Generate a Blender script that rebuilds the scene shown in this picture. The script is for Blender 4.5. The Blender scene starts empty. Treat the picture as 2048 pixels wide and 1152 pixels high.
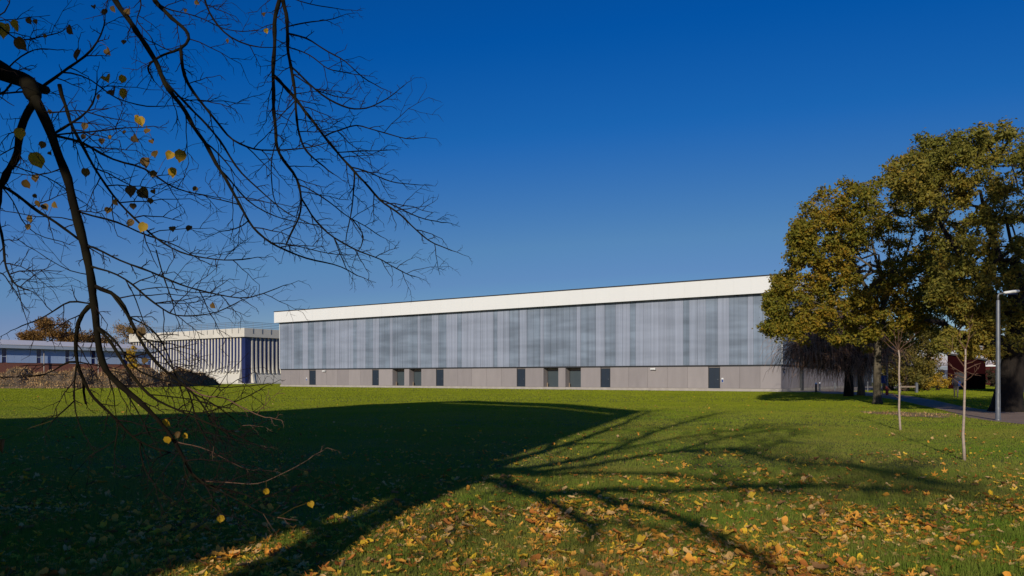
import bpy, math, random
import numpy as np
from mathutils import Vector, Matrix
R = math.radians
rnd = random.Random(7)
rng = np.random.default_rng(11)
sc = bpy.context.scene

# ------------------------------------------------------------------ camera, sky, sun, exposure
F = 1500.0            # focal length in photo pixels (photo 2048 wide)
HZ = 754.0            # horizon row
EYE = 1.6
cam_d = bpy.data.cameras.new('camera')
cam = bpy.data.objects.new('camera', cam_d)
sc.collection.objects.link(cam)
cam.location = (0, 0, EYE)
cam.rotation_euler = (R(90), 0, 0)
cam_d.sensor_width = 36
cam_d.lens = F / 2048 * 36
cam_d.shift_y = (HZ - 576) / 2048
cam_d.clip_start = 0.05
cam_d.clip_end = 3000
sc.camera = cam

SUN_EL = R(20)
SUN_AZ = R(17.0)                      # the shadows run this far right of the view axis
shx, shy = math.sin(SUN_AZ), math.cos(SUN_AZ)
COT = 1 / math.tan(SUN_EL)
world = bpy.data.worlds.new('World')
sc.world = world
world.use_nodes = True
wn = world.node_tree
bg = wn.nodes['Background']
sky = wn.nodes.new('ShaderNodeTexSky')
sky.sky_type = 'NISHITA'
sky.sun_disc = False
sky.sun_elevation = SUN_EL
sky.sun_rotation = R(180) + SUN_AZ
sky.altitude = 0
sky.air_density = 1.0
sky.dust_density = 0.15
sky.ozone_density = 3.5
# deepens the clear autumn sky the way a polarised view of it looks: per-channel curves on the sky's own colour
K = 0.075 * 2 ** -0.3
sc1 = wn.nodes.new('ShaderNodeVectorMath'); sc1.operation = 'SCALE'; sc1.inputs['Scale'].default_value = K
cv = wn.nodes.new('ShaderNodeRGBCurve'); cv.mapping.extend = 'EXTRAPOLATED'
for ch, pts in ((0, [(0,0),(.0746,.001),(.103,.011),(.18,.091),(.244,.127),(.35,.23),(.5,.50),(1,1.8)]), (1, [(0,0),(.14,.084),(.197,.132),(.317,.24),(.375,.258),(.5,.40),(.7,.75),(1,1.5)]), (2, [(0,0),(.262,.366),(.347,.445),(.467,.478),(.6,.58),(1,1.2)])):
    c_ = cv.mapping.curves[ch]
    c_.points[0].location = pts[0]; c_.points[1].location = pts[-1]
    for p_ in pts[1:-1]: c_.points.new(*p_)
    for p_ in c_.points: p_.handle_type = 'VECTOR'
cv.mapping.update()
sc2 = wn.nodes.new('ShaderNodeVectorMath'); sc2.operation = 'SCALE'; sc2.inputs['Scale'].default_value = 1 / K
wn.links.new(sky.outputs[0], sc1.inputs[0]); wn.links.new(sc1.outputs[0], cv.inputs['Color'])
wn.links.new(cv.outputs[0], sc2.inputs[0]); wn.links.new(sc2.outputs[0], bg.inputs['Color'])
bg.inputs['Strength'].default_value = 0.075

sun_d = bpy.data.lights.new('sun', 'SUN')
sun_d.energy = 4.4
sun_d.angle = R(0.53)
sun_d.color = (1.0, 0.93, 0.80)
sun = bpy.data.objects.new('sun', sun_d)
sc.collection.objects.link(sun)
sdir = Vector((shx * math.cos(SUN_EL), shy * math.cos(SUN_EL), -math.sin(SUN_EL)))
sun.rotation_euler = sdir.to_track_quat('-Z', 'Y').to_euler()
sun.location = (-30, -60, 40)

sc.view_settings.view_transform = 'Standard'
sc.view_settings.look = 'None'
sc.view_settings.exposure = -0.3
sc.view_settings.gamma = 1
sc.render.engine = 'CYCLES'
sc.cycles.max_bounces = 6
sc.cycles.transparent_max_bounces = 4

# ------------------------------------------------------------------ helpers
def at(px, py, Y):
    return np.array(((px - 1024) / F * Y, Y, EYE - (py - HZ) / F * Y))

def gnd(px, py):
    Y = EYE * F / (py - HZ)
    return np.array(((px - 1024) / F * Y, Y, 0.0))

def unshadow(px, py, h):
    g = gnd(px, py)
    return np.array((g[0] - shx * COT * h, g[1] - shy * COT * h, h))

class MB:
    """collects shapes and links them as ONE mesh object"""
    def __init__(self):
        self.V = []; self.n = 0; self.F = []; self.M = []; self.A = []
    def add(self, v, f, mi=0, a=None):
        v = np.asarray(v, float); f = np.asarray(f, int)
        self.V.append(v); self.F.append(f + self.n); self.M.append(np.full(len(f), mi))
        self.A.append(np.full(len(f), 0.0 if a is None else a) if a is None or np.isscalar(a) else np.asarray(a, float))
        self.n += len(v)
        return self
    def box(self, x0, x1, y0, y1, z0, z1, mi=0, a=None):
        v = [(x0,y0,z0),(x1,y0,z0),(x1,y1,z0),(x0,y1,z0),(x0,y0,z1),(x1,y0,z1),(x1,y1,z1),(x0,y1,z1)]
        f = [(0,3,2,1),(4,5,6,7),(0,1,5,4),(1,2,6,5),(2,3,7,6),(3,0,4,7)]
        return self.add(v, f, mi, a)
    def tube(self, pts, rad, k=6, mi=0, cap=True):
        p = np.asarray(pts, float); n = len(p)
        r = np.asarray(rad, float) * np.ones(n)
        t = np.gradient(p, axis=0)
        t /= np.linalg.norm(t, axis=1)[:, None] + 1e-9
        ref = np.zeros(3); ref[np.argmin(np.abs(t).max(axis=0))] = 1
        u = np.cross(t, ref); u /= np.linalg.norm(u, axis=1)[:, None] + 1e-9
        w = np.cross(t, u)
        a = np.linspace(0, 2 * math.pi, k, endpoint=False)
        v = p[:, None] + r[:, None, None] * (np.cos(a)[None, :, None] * u[:, None] + np.sin(a)[None, :, None] * w[:, None])
        v = v.reshape(-1, 3)
        i = np.arange(n - 1)[:, None] * k; j = np.arange(k)[None]; j2 = (j + 1) % k
        f = np.stack([i + j, i + j2, i + k + j2, i + k + j], -1).reshape(-1, 4)
        self.add(v, f, mi)
        if cap:
            b = self.n - n * k
            if k == 4:
                self.F += [np.array([[b+3,b+2,b+1,b]]), np.array([[b+(n-1)*k+q for q in range(4)]])]
            else:
                self.F += [np.array([[b+q for q in range(k)][::-1]]), np.array([[b+(n-1)*k+q for q in range(k)]])]
            self.M += [np.array([mi])] * 2; self.A += [np.array([0.0])] * 2
        return self
    def prism(self, poly, z0, z1, mi=0):
        n = len(poly)
        v = [(x, y, z0) for x, y in poly] + [(x, y, z1) for x, y in poly]
        self.add(v, [(i, (i+1) % n, n + (i+1) % n, n + i) for i in range(n)], mi)
        b = self.n - 2 * n
        self.F += [np.array([[b+i for i in range(n)][::-1]]), np.array([[b+n+i for i in range(n)]])]
        self.M += [np.array([mi])] * 2; self.A += [np.array([0.0])] * 2
        return self
    def lathe(self, prof, k=12, o=(0,0,0), mi=0):
        a = np.linspace(0, 2*math.pi, k, endpoint=False)
        v = np.array([[(r*math.cos(q)+o[0], r*math.sin(q)+o[1], z+o[2]) for q in a] for r, z in prof]).reshape(-1,3)
        n = len(prof)
        i = np.arange(n-1)[:,None]*k; j = np.arange(k)[None]; j2=(j+1)%k
        return self.add(v, np.stack([i+j,i+j2,i+k+j2,i+k+j],-1).reshape(-1,4), mi)
    def build(self, name, mats, parent=None, smooth=False, attr=None):
        me = bpy.data.meshes.new(name)
        V = np.concatenate(self.V)
        me.vertices.add(len(V)); me.vertices.foreach_set('co', V.astype(np.float32).ravel())
        li = np.concatenate([f.ravel() for f in self.F])
        tot = np.concatenate([np.full(len(f), f.shape[1]) for f in self.F])
        st = np.concatenate([[0], np.cumsum(tot)[:-1]])
        me.loops.add(len(li)); me.loops.foreach_set('vertex_index', li.astype(np.int32))
        me.polygons.add(len(tot)); me.polygons.foreach_set('loop_start', st.astype(np.int32))
        me.polygons.foreach_set('material_index', np.concatenate(self.M).astype(np.int32))
        me.polygons.foreach_set('use_smooth', np.full(len(tot), smooth))
        for m in (mats if isinstance(mats, (list, tuple)) else [mats]): me.materials.append(m)
        if attr:
            at_ = me.attributes.new(attr, 'FLOAT', 'FACE')
            at_.data.foreach_set('value', np.concatenate(self.A).astype(np.float32))
        me.update(calc_edges=True)
        o = bpy.data.objects.new(name, me)
        sc.collection.objects.link(o)
        if parent: o.parent = parent
        return o

def tag(o, label=None, cat=None, group=None, kind=None):
    if label: o['label'] = label
    if cat: o['category'] = cat
    if group: o['group'] = group
    if kind: o['kind'] = kind
    return o

def thing(name, loc, rz, label, cat, group=None):
    o = bpy.data.objects.new(name, None)
    sc.collection.objects.link(o)
    o.location = loc; o.rotation_euler = (0, 0, rz)
    return tag(o, label, cat, group)

def copy_tree(o, parent=None):
    c = o.copy(); sc.collection.objects.link(c)
    if parent: c.parent = parent
    for ch in list(o.children): copy_tree(ch, c)
    return c

# ------------------------------------------------------------------ materials
def nodes(name):
    m = bpy.data.materials.new(name); m.use_nodes = True
    nt = m.node_tree
    return m, nt, nt.nodes['Principled BSDF'], nt.nodes['Material Output']

def pm(name, c1, c2=None, scale=5, rough=0.7, bump=0, stretch=(1,1,1), spec=0.3, metal=0, detail=5, bscale=None, bdist=0.02):
    """noise mixed two-colour surface"""
    m, nt, b, out = nodes(name)
    b.inputs['Roughness'].default_value = rough
    b.inputs['Specular IOR Level'].default_value = spec
    b.inputs['Metallic'].default_value = metal
    if c2 is None: c2 = tuple(x * 0.85 for x in c1)
    tc = nt.nodes.new('ShaderNodeTexCoord')
    mp = nt.nodes.new('ShaderNodeMapping'); mp.inputs['Scale'].default_value = stretch
    nt.links.new(tc.outputs['Object'], mp.inputs['Vector'])
    n = nt.nodes.new('ShaderNodeTexNoise'); n.inputs['Scale'].default_value = scale; n.inputs['Detail'].default_value = detail
    nt.links.new(mp.outputs[0], n.inputs['Vector'])
    r = nt.nodes.new('ShaderNodeValToRGB')
    r.color_ramp.elements[0].position = 0.3; r.color_ramp.elements[1].position = 0.7
    r.color_ramp.elements[0].color = (*c1, 1); r.color_ramp.elements[1].color = (*c2, 1)
    nt.links.new(n.outputs['Fac'], r.inputs['Fac'])
    nt.links.new(r.outputs['Color'], b.inputs['Base Color'])
    if bump:
        n2 = nt.nodes.new('ShaderNodeTexNoise'); n2.inputs['Scale'].default_value = bscale or scale * 3; n2.inputs['Detail'].default_value = 8
        nt.links.new(mp.outputs[0], n2.inputs['Vector'])
        bp = nt.nodes.new('ShaderNodeBump'); bp.inputs['Strength'].default_value = bump; bp.inputs['Distance'].default_value = bdist
        nt.links.new(n2.outputs['Fac'], bp.inputs['Height']); nt.links.new(bp.outputs[0], b.inputs['Normal'])
    return m

def leafmat(name, cols, noise_scale=0.6, trans=0.35, rough=0.6, patch=None, spec=0.25):
    """every leaf (mesh island) its own tint from the ramp, with larger patches mixed in"""
    m, nt, b, out = nodes(name)
    b.inputs['Roughness'].default_value = rough
    b.inputs['Specular IOR Level'].default_value = spec
    g = nt.nodes.new('ShaderNodeNewGeometry')
    r = nt.nodes.new('ShaderNodeValToRGB'); el = r.color_ramp.elements
    while len(el) < len(cols): el.new(0.5)
    for i, c in enumerate(cols):
        el[i].position = i / max(1, len(cols) - 1); el[i].color = (*c, 1)
    tc = nt.nodes.new('ShaderNodeTexCoord')
    n = nt.nodes.new('ShaderNodeTexNoise'); n.inputs['Scale'].default_value = noise_scale; n.inputs['Detail'].default_value = 3
    nt.links.new(tc.outputs['Object'], n.inputs['Vector'])
    ad = nt.nodes.new('ShaderNodeMath'); ad.operation = 'MULTIPLY_ADD'
    ad.inputs[1].default_value = 0.55
    mu = nt.nodes.new('ShaderNodeMapRange'); mu.inputs['From Min'].default_value = 0.3; mu.inputs['From Max'].default_value = 0.7
    mu.inputs['To Min'].default_value = 0.0; mu.inputs['To Max'].default_value = 0.45
    nt.links.new(n.outputs['Fac'], mu.inputs['Value'])
    nt.links.new(g.outputs['Random Per Island'], ad.inputs[0]); nt.links.new(mu.outputs[0], ad.inputs[2])
    nt.links.new(ad.outputs[0], r.inputs['Fac'])
    nt.links.new(r.outputs['Color'], b.inputs['Base Color'])
    tr = nt.nodes.new('ShaderNodeBsdfTranslucent'); nt.links.new(r.outputs['Color'], tr.inputs['Color'])
    mx = nt.nodes.new('ShaderNodeMixShader'); mx.inputs[0].default_value = trans
    nt.links.new(b.outputs[0], mx.inputs[1]); nt.links.new(tr.outputs[0], mx.inputs[2]); nt.links.new(mx.outputs[0], out.inputs['Surface'])
    return m

M = {}
M['white'] = pm('white_metal', (.76,.75,.72), (.745,.735,.705), 0.35, 0.45, stretch=(1,1,.3))
M['coping'] = pm('dark_coping', (.03,.032,.036), (.04,.042,.046), 2, 0.5)
M['plinth'] = pm('grey_fibre_panel', (.30,.262,.25), (.27,.237,.225), 0.8, 0.75, bump=.15, bscale=30)
M['footing'] = pm('pale_concrete', (.42,.38,.33), (.34,.30,.26), 1.5, 0.85, bump=.2)
M['band'] = pm('black_flashing', (.022,.024,.028), (.03,.032,.036), 2, 0.6)
M['door'] = pm('navy_door', (.022,.032,.048), (.026,.036,.052), 1.2, 0.45)
M['doorgreen'] = pm('slate_shutter', (.05,.066,.075), (.058,.074,.084), 1.2, 0.5)
M['concrete'] = pm('cream_concrete', (.66,.62,.54), (.58,.54,.47), 0.5, 0.85, bump=.1)
M['concrete2'] = pm('cream_concrete_rib', (.70,.65,.55), (.62,.57,.48), 0.7, 0.85)
M['glass'] = pm('dark_blue_glass', (.010,.016,.075), (.016,.024,.11), 0.35, 0.12, spec=0.6, stretch=(1,1,.4))
M['bluepanel'] = pm('pale_blue_panel', (.40,.52,.74), (.37,.48,.70), 0.6, 0.5)
M['brick'] = None
M['roofpale'] = pm('pale_roof_sheet', (.78,.73,.70), (.72,.68,.66), 0.8, 0.6)
M['gutter'] = pm('grey_blue_fascia', (.46,.52,.60), (.42,.48,.56), 0.8, 0.5)
M['steel'] = pm('galvanised_steel', (.19,.195,.205), (.14,.145,.155), 6, 0.45, metal=0.35)
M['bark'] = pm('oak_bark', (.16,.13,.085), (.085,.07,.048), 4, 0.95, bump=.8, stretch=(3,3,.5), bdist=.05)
M['darkbark'] = pm('dark_bark', (.028,.020,.015), (.014,.011,.009), 4, 0.95, bump=.8, stretch=(3,3,.5), bdist=.05)  # darkened so the great oak's trunk reads as deep in shade
M['limebark'] = pm('lime_bark', (.008,.0065,.005), (.018,.015,.008), 9, 0.95, bump=.5, bscale=110, bdist=.003, spec=.04)  # near black: the shade on the boughs is put into the bark colour
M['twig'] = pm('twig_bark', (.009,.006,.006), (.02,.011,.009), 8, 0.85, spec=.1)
M['redtwig'] = pm('russet_twig', (.36,.19,.11), (.46,.27,.16), 8, 0.8)
M['paleTwig'] = pm('pale_sapling_bark', (.46,.36,.28), (.33,.25,.2), 9, 0.8, bump=.3, stretch=(1,1,3))
M['sapTwig'] = pm('pink_brown_twig', (.17,.09,.055), (.11,.055,.035), 9, 0.8)  # sapling twigs; on the lime this paler tone paints sunlit tips
M['asphalt'] = pm('path_asphalt', (.33,.225,.16), (.25,.17,.125), 1.2, 0.9, bump=.3, bscale=60)
M['pave'] = pm('grey_paving', (.26,.21,.17), (.20,.165,.14), 0.8, 0.9, bump=.2)
M['soil'] = pm('bare_soil', (.34,.22,.12), (.2,.135,.07), 2.5, 1.0, bump=.6)
M['redclad'] = pm('shaded_red_cladding', (.020,.003,.004), (.014,.0025,.003), 0.8, 0.9, spec=.03)  # red darkened to stand for tree shade on the shed
M['darkclad'] = pm('dark_grey_cladding', (.02,.02,.024), (.03,.03,.034), 0.8, 0.6)
M['black'] = pm('black_paint', (.02,.02,.022), None, 4, 0.45)
M['redpaint'] = pm('red_paint', (.28,.04,.03), None, 4, 0.5)
M['bluesign'] = pm('blue_sign_face', (.02,.07,.28), None, 4, 0.4)
M['wood'] = pm('weathered_wood', (.28,.21,.15), (.2,.15,.1), 4, 0.85, stretch=(1,1,.3))

def brickmat():
    m, nt, b, out = nodes('red_brick')
    tc = nt.nodes.new('ShaderNodeTexCoord'); bt = nt.nodes.new('ShaderNodeTexBrick')
    mp = nt.nodes.new('ShaderNodeMapping'); mp.inputs['Rotation'].default_value = (R(90), 0, 0)
    nt.links.new(tc.outputs['Object'], mp.inputs['Vector']); nt.links.new(mp.outputs[0], bt.inputs['Vector'])
    bt.inputs['Color1'].default_value = (.28,.085,.05,1); bt.inputs['Color2'].default_value = (.21,.065,.04,1)
    bt.inputs['Mortar'].default_value = (.3,.24,.2,1); bt.inputs['Scale'].default_value = 4.4
    bt.inputs['Mortar Size'].default_value = .012
    nt.links.new(bt.outputs['Color'], b.inputs['Base Color']); b.inputs['Roughness'].default_value = .9
    return m
M['brick'] = brickmat()

def claddingmat():
    """ribbed translucent sheet: panels are milky or clear; clear ones let the rails and racks behind show as soft horizontal bands"""
    m, nt, b, out = nodes('polycarbonate_cladding')
    L = nt.links.new; N = nt.nodes.new
    a = N('ShaderNodeAttribute'); a.attribute_name = 'milk'
    tc = N('ShaderNodeTexCoord'); sp = N('ShaderNodeSeparateXYZ'); L(tc.outputs['Object'], sp.inputs[0])
    r = N('ShaderNodeValToRGB'); r.color_ramp.elements[0].color = (.165,.205,.258,1); r.color_ramp.elements[1].color = (.295,.322,.395,1)
    L(a.outputs['Fac'], r.inputs['Fac'])
    # soft horizontal bands
    mpb = N('ShaderNodeMapping'); mpb.inputs['Scale'].default_value = (.11, .1, .62); L(tc.outputs['Object'], mpb.inputs['Vector'])
    nb = N('ShaderNodeTexNoise'); nb.inputs['Scale'].default_value = 1.3; nb.inputs['Detail'].default_value = 2.5; L(mpb.outputs[0], nb.inputs['Vector'])
    mr = N('ShaderNodeMapRange'); mr.inputs['From Min'].default_value = .36; mr.inputs['From Max'].default_value = .64
    mr.inputs['To Min'].default_value = .74; mr.inputs['To Max'].default_value = 1.22; L(nb.outputs['Fac'], mr.inputs['Value'])
    mp2 = N('ShaderNodeMapping'); mp2.inputs['Scale'].default_value = (1.6, 1, .03); L(tc.outputs['Object'], mp2.inputs['Vector'])
    n2 = N('ShaderNodeTexNoise'); n2.inputs['Scale'].default_value = 2.2; n2.inputs['Detail'].default_value = 4; L(mp2.outputs[0], n2.inputs['Vector'])
    m2 = N('ShaderNodeMapRange'); m2.inputs['From Min'].default_value = .3; m2.inputs['From Max'].default_value = .7
    m2.inputs['To Min'].default_value = .86; m2.inputs['To Max'].default_value = 1.14; L(n2.outputs['Fac'], m2.inputs['Value'])
    # bands weaken on milky panels
    inv = N('ShaderNodeMath'); inv.operation = 'MULTIPLY_ADD'; inv.inputs[1].default_value = -.75; inv.inputs[2].default_value = 1.0; L(a.outputs['Fac'], inv.inputs[0])
    sb = N('ShaderNodeMath'); sb.operation = 'SUBTRACT'; sb.inputs[1].default_value = 1.0; L(mr.outputs[0], sb.inputs[0])
    ml = N('ShaderNodeMath'); ml.operation = 'MULTIPLY_ADD'; ml.inputs[2].default_value = 1.0; L(sb.outputs[0], ml.inputs[0]); L(inv.outputs[0], ml.inputs[1])
    mm = N('ShaderNodeMath'); mm.operation = 'MULTIPLY'; L(ml.outputs[0], mm.inputs[0]); L(m2.outputs[0], mm.inputs[1])
    vm = N('ShaderNodeVectorMath'); vm.operation = 'SCALE'; L(r.outputs['Color'], vm.inputs[0]); L(mm.outputs[0], vm.inputs['Scale'])
    L(vm.outputs[0], b.inputs['Base Color'])
    wv = N('ShaderNodeTexWave'); wv.bands_direction = 'X'; wv.inputs['Scale'].default_value = 2.5; L(tc.outputs['Object'], wv.inputs['Vector'])
    bp = N('ShaderNodeBump'); bp.inputs['Strength'].default_value = .25; bp.inputs['Distance'].default_value = .02; L(wv.outputs['Fac'], bp.inputs['Height']); L(bp.outputs[0], b.inputs['Normal'])
    b.inputs['Roughness'].default_value = .38; b.inputs['Specular IOR Level'].default_value = .35
    return m
M['cladding'] = claddingmat()

def grassmat():
    m, nt, b, out = nodes('grass_blade')
    L = nt.links.new; N = nt.nodes.new
    g = N('ShaderNodeNewGeometry'); tc = N('ShaderNodeTexCoord')
    n = N('ShaderNodeTexNoise'); n.inputs['Scale'].default_value = .22; n.inputs['Detail'].default_value = 7; n.inputs['Roughness'].default_value = .65; L(tc.outputs['Object'], n.inputs['Vector'])
    n3 = N('ShaderNodeTexNoise'); n3.inputs['Scale'].default_value = 3.0; n3.inputs['Detail'].default_value = 3; L(tc.outputs['Object'], n3.inputs['Vector'])
    sp = N('ShaderNodeSeparateXYZ'); L(tc.outputs['Object'], sp.inputs[0])
    dry = N('ShaderNodeMapRange'); dry.inputs['From Min'].default_value = 12; dry.inputs['From Max'].default_value = 48; L(sp.outputs['Y'], dry.inputs['Value'])  # yellower with distance: the low sun's sheen is put into the blade colour
    r1 = N('ShaderNodeValToRGB'); e = r1.color_ramp.elements   # greener, near the camera
    e[0].color = (.17,.30,.024,1); e[1].color = (.32,.40,.05,1); e.new(.85).color = (.34,.29,.07,1)
    r2 = N('ShaderNodeValToRGB'); e = r2.color_ramp.elements   # mown far field, sun-angle yellow painted in
    e[0].color = (.235,.29,.016,1); e[1].color = (.39,.41,.032,1)
    f = N('ShaderNodeMath'); f.operation = 'MULTIPLY_ADD'; f.inputs[1].default_value = .34; L(g.outputs['Random Per Island'], f.inputs[0])
    mr = N('ShaderNodeMapRange'); mr.inputs['From Min'].default_value = .32; mr.inputs['From Max'].default_value = .68; mr.inputs['To Max'].default_value = .62; L(n.outputs['Fac'], mr.inputs['Value'])
    mr3 = N('ShaderNodeMapRange'); mr3.inputs['From Min'].default_value = .35; mr3.inputs['From Max'].default_value = .65; mr3.inputs['To Min'].default_value = -.12; mr3.inputs['To Max'].default_value = .12; L(n3.outputs['Fac'], mr3.inputs['Value'])
    ad = N('ShaderNodeMath'); L(mr.outputs[0], ad.inputs[0]); L(mr3.outputs[0], ad.inputs[1]); L(ad.outputs[0], f.inputs[2])
    L(f.outputs[0], r1.inputs['Fac']); L(f.outputs[0], r2.inputs['Fac'])
    mx = N('ShaderNodeMixRGB'); L(dry.outputs[0], mx.inputs[0]); L(r1.outputs['Color'], mx.inputs[1]); L(r2.outputs['Color'], mx.inputs[2])
    L(mx.outputs[0], b.inputs['Base Color']); b.inputs['Roughness'].default_value = .6; b.inputs['Specular IOR Level'].default_value = .02
    tr = N('ShaderNodeBsdfTranslucent'); L(mx.outputs[0], tr.inputs['Color'])
    ms = N('ShaderNodeMixShader'); ms.inputs[0].default_value = .42
    L(b.outputs[0], ms.inputs[1]); L(tr.outputs[0], ms.inputs[2]); L(ms.outputs[0], out.inputs['Surface'])
    return m
M['grass'] = grassmat()
M['turf'] = pm('lawn_turf', (.11,.12,.015), (.17,.155,.03), 1.3, 1.0, bump=.8, bscale=40, bdist=.04)
M['earth'] = pm('bank_earth', (.24,.165,.10), (.07,.052,.03), 0.5, 1.0, bump=1, bscale=3, bdist=.25)
M['oakleaf'] = leafmat('oak_leaf', [(.105,.12,.016),(.17,.17,.02),(.24,.20,.022),(.34,.22,.022),(.43,.215,.022)], .35, .33, rough=.6, spec=.2)
M['oakleaf2'] = leafmat('oak_leaf_green', [(.115,.12,.02),(.20,.19,.03),(.265,.21,.032),(.37,.23,.03)], .4, .33, rough=.55, spec=.22)
M['brownleaf'] = leafmat('russet_leaf', [(.13,.08,.025),(.22,.115,.028),(.32,.16,.04)], .25, .25)
M['yellowleaf'] = leafmat('golden_leaf', [(.26,.18,.02),(.5,.32,.03),(.66,.40,.04)], .5, .3)
M['olive'] = leafmat('olive_leaf', [(.09,.09,.02),(.17,.14,.025),(.30,.20,.03)], .4, .3)
M['bushdark'] = leafmat('dark_shrub_leaf', [(.03,.025,.012),(.05,.04,.018),(.08,.05,.02)], .5, .2)
M['paletree'] = leafmat('pale_bronze_leaf', [(.25,.16,.07),(.36,.22,.09),(.42,.25,.09)], .4, .3)
M['straw'] = leafmat('dry_grass_stem', [(.06,.04,.018),(.18,.105,.045),(.46,.27,.11),(.72,.46,.21),(.26,.2,.05)], .5, .2)
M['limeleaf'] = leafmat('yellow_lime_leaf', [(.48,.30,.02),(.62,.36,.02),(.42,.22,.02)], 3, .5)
M['limedark'] = leafmat('shaded_lime_leaf', [(.10,.06,.02),(.16,.09,.02),(.22,.13,.02)], 3, .35)  # shade put into the colour of leaves hanging in silhouette
LEAFCOL = {'orange': [(.80,.33,.04),(.86,.42,.08)], 'golden': [(.84,.50,.03),(.90,.60,.08)], 'tan': [(.74,.42,.14),(.80,.52,.22)],
           'russet': [(.48,.15,.03),(.56,.21,.05)], 'brown': [(.26,.13,.05),(.36,.19,.08)]}
for k_, c_ in LEAFCOL.items(): M['fallen_' + k_] = leafmat('fallen_leaf_' + k_, c_, 9, .22, rough=.75, spec=.04)

# ------------------------------------------------------------------ campus frame: all large buildings share these directions
PR = gnd(1562, 783.5); YL = 127.0
PL = np.array(((562 - 1024) / F * YL, YL, 0.0))
ax = (PR - PL); LEN = np.linalg.norm(ax); ax /= LEN            # along the long front, left to right
ROT = math.atan2(ax[1], ax[0])
ay = np.array((-ax[1], ax[0], 0))                               # away from the camera

def front_s(px, base=PL, off=0.0):
    """where the ray through column px meets the front plane, in metres from the left corner"""
    k = (px - 1024) / F
    o = base + ay * off
    return (k * o[1] - o[0]) / (ax[0] - k * ax[1])

def side_t(px, base):
    k = (px - 1024) / F
    return (k * base[1] - base[0]) / (ay[0] - k * ay[1])

# ------------------------------------------------------------------ ground
inroad = []
g = MB(); g.add([(-700,-300,0),(700,-300,0),(700,900,0),(-700,900,0)], [(0,1,2,3)])
tag(g.build('lawn', M['turf']), 'green lawn strewn with leaves in front of the long hall', 'lawn', kind='structure')

near = [(2500,905),(2200,868),(2048,849),(1991,843.5),(1937,836),(1892,822),(1847,812),(1799,801),(1755,794),(1700,789),(1640,786.5)]
far = [(2500,838),(2200,829),(2048,825),(1993,822),(1955,818),(1914,811),(1870,801),(1820,792),(1768,786.5),(1710,783),(1655,780.5)]
pn = [gnd(*p) for p in near]; pf = [gnd(*p) for p in far]
b = MB()
for i in range(len(pn) - 1):
    b.add([pn[i] + (0,0,.012), pf[i] + (0,0,.012), pf[i+1] + (0,0,.012), pn[i+1] + (0,0,.012)], [(0,3,2,1)])
tag(b.build('path', M['asphalt']), 'dark asphalt footpath curving past the lamp post to the hall', 'path', kind='structure')
PATHPOLY = np.array([p[:2] for p in pn] + [p[:2] for p in pf[::-1]])
def hall_pt(x, y): return (PL + ax * x + ay * y)
b = MB()
q = [hall_pt(LEN + .3, -1.2), hall_pt(LEN + 5.5, -1.2), hall_pt(LEN + 9, 60), hall_pt(LEN + .3, 60)]
b.add([(p[0], p[1], .006) for p in q], [(0,1,2,3)])
q2 = [hall_pt(-1, -.75), hall_pt(LEN + .3, -.75), hall_pt(LEN + .3, 1), hall_pt(-1, 1)]
b.add([(p[0], p[1], .006) for p in q2], [(0,1,2,3)])
tag(b.build('pavement', M['pave']), 'brown paved strip along the foot of the long hall', 'pavement', kind='structure')
PAVEPOLY = np.array([p[:2] for p in q])
b = MB(); c = gnd(1822, 829)
pts = []
for i in range(40):
    a = i / 40 * 2 * math.pi
    rr = 1 + .25 * math.sin(3 * a + 1) + .15 * math.sin(7 * a) + .12 * math.sin(13 * a)
    pts.append((c[0] + 1.5 * rr * math.cos(a), c[1] + 2.2 * rr * math.sin(a), .018))
b.add(pts, [tuple(range(40))])
tag(b.build('soil', M['soil']), 'brown bare soil patch around the farther sapling', 'soil', kind='structure')
SOILPOLY = np.array([p[:2] for p in pts])

def inside(P, poly):
    x, y = P[:, 0], P[:, 1]; res = np.zeros(len(P), bool); n = len(poly)
    for i in range(n):
        x1, y1 = poly[i]; x2, y2 = poly[(i + 1) % n]
        c = ((y1 > y) != (y2 > y)) & (x < (x2 - x1) * (y - y1) / (y2 - y1 + 1e-12) + x1)
        res ^= c
    return res

# ------------------------------------------------------------------ the long hall
FB, FT, OV = 10.75, 12.55, 0.8                                  # white roof band: bottom, top, overhang
DEP = 56
hall = thing('long_hall', PL, ROT, 'long low hall with white roof band, ribbed translucent cladding and grey plinth', 'building')
PZ = 2.79
flush = [(618.5,631.5),(744.5,757.5),(872,887),(1033.5,1050.5),(1201,1220.5),(1416.5,1440)]
recess = [(785,808.5),(818.5,842.5),(1087,1116.5),(1131,1161.5)]
ops = sorted([(front_s(a), front_s(c), 0) for a, c in flush] + [(front_s(a), front_s(c), 1) for a, c in recess])
RD = 1.05
pl = MB()
x = 0.0
gap = .012
def plinth_run(mb, x0, x1):
    n = max(1, round((x1 - x0) / 2.35)); w = (x1 - x0) / n
    for i in range(n):
        j = rnd.uniform(-.004, .004)
        mb.box(x0 + i*w + gap, x0 + (i+1)*w - gap, 0.0 + j, .3, .33, PZ, a=rnd.random())
for s0, s1, kind in ops:
    plinth_run(pl, x, s0)
    if kind:
        pl.box(s0 - .28, s0 - gap, .302, RD + .3, .02, PZ, a=.5)      # the return walls of the recess
        pl.box(s1 + gap, s1 + .28, .302, RD + .3, .02, PZ, a=.5)
        pl.box(s0 - gap, s1 + gap, RD + .02, RD + .3, 2.36, PZ, a=.3)
    x = s1
plinth_run(pl, x, LEN)
# right-hand end wall of the plinth
t0 = 0.3
while t0 < DEP - 2:
    pl.box(LEN - .3, LEN + rnd.uniform(-.004, .004), t0 + gap, t0 + 2.3 - gap, .33, PZ, a=rnd.random()); t0 += 2.3
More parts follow.
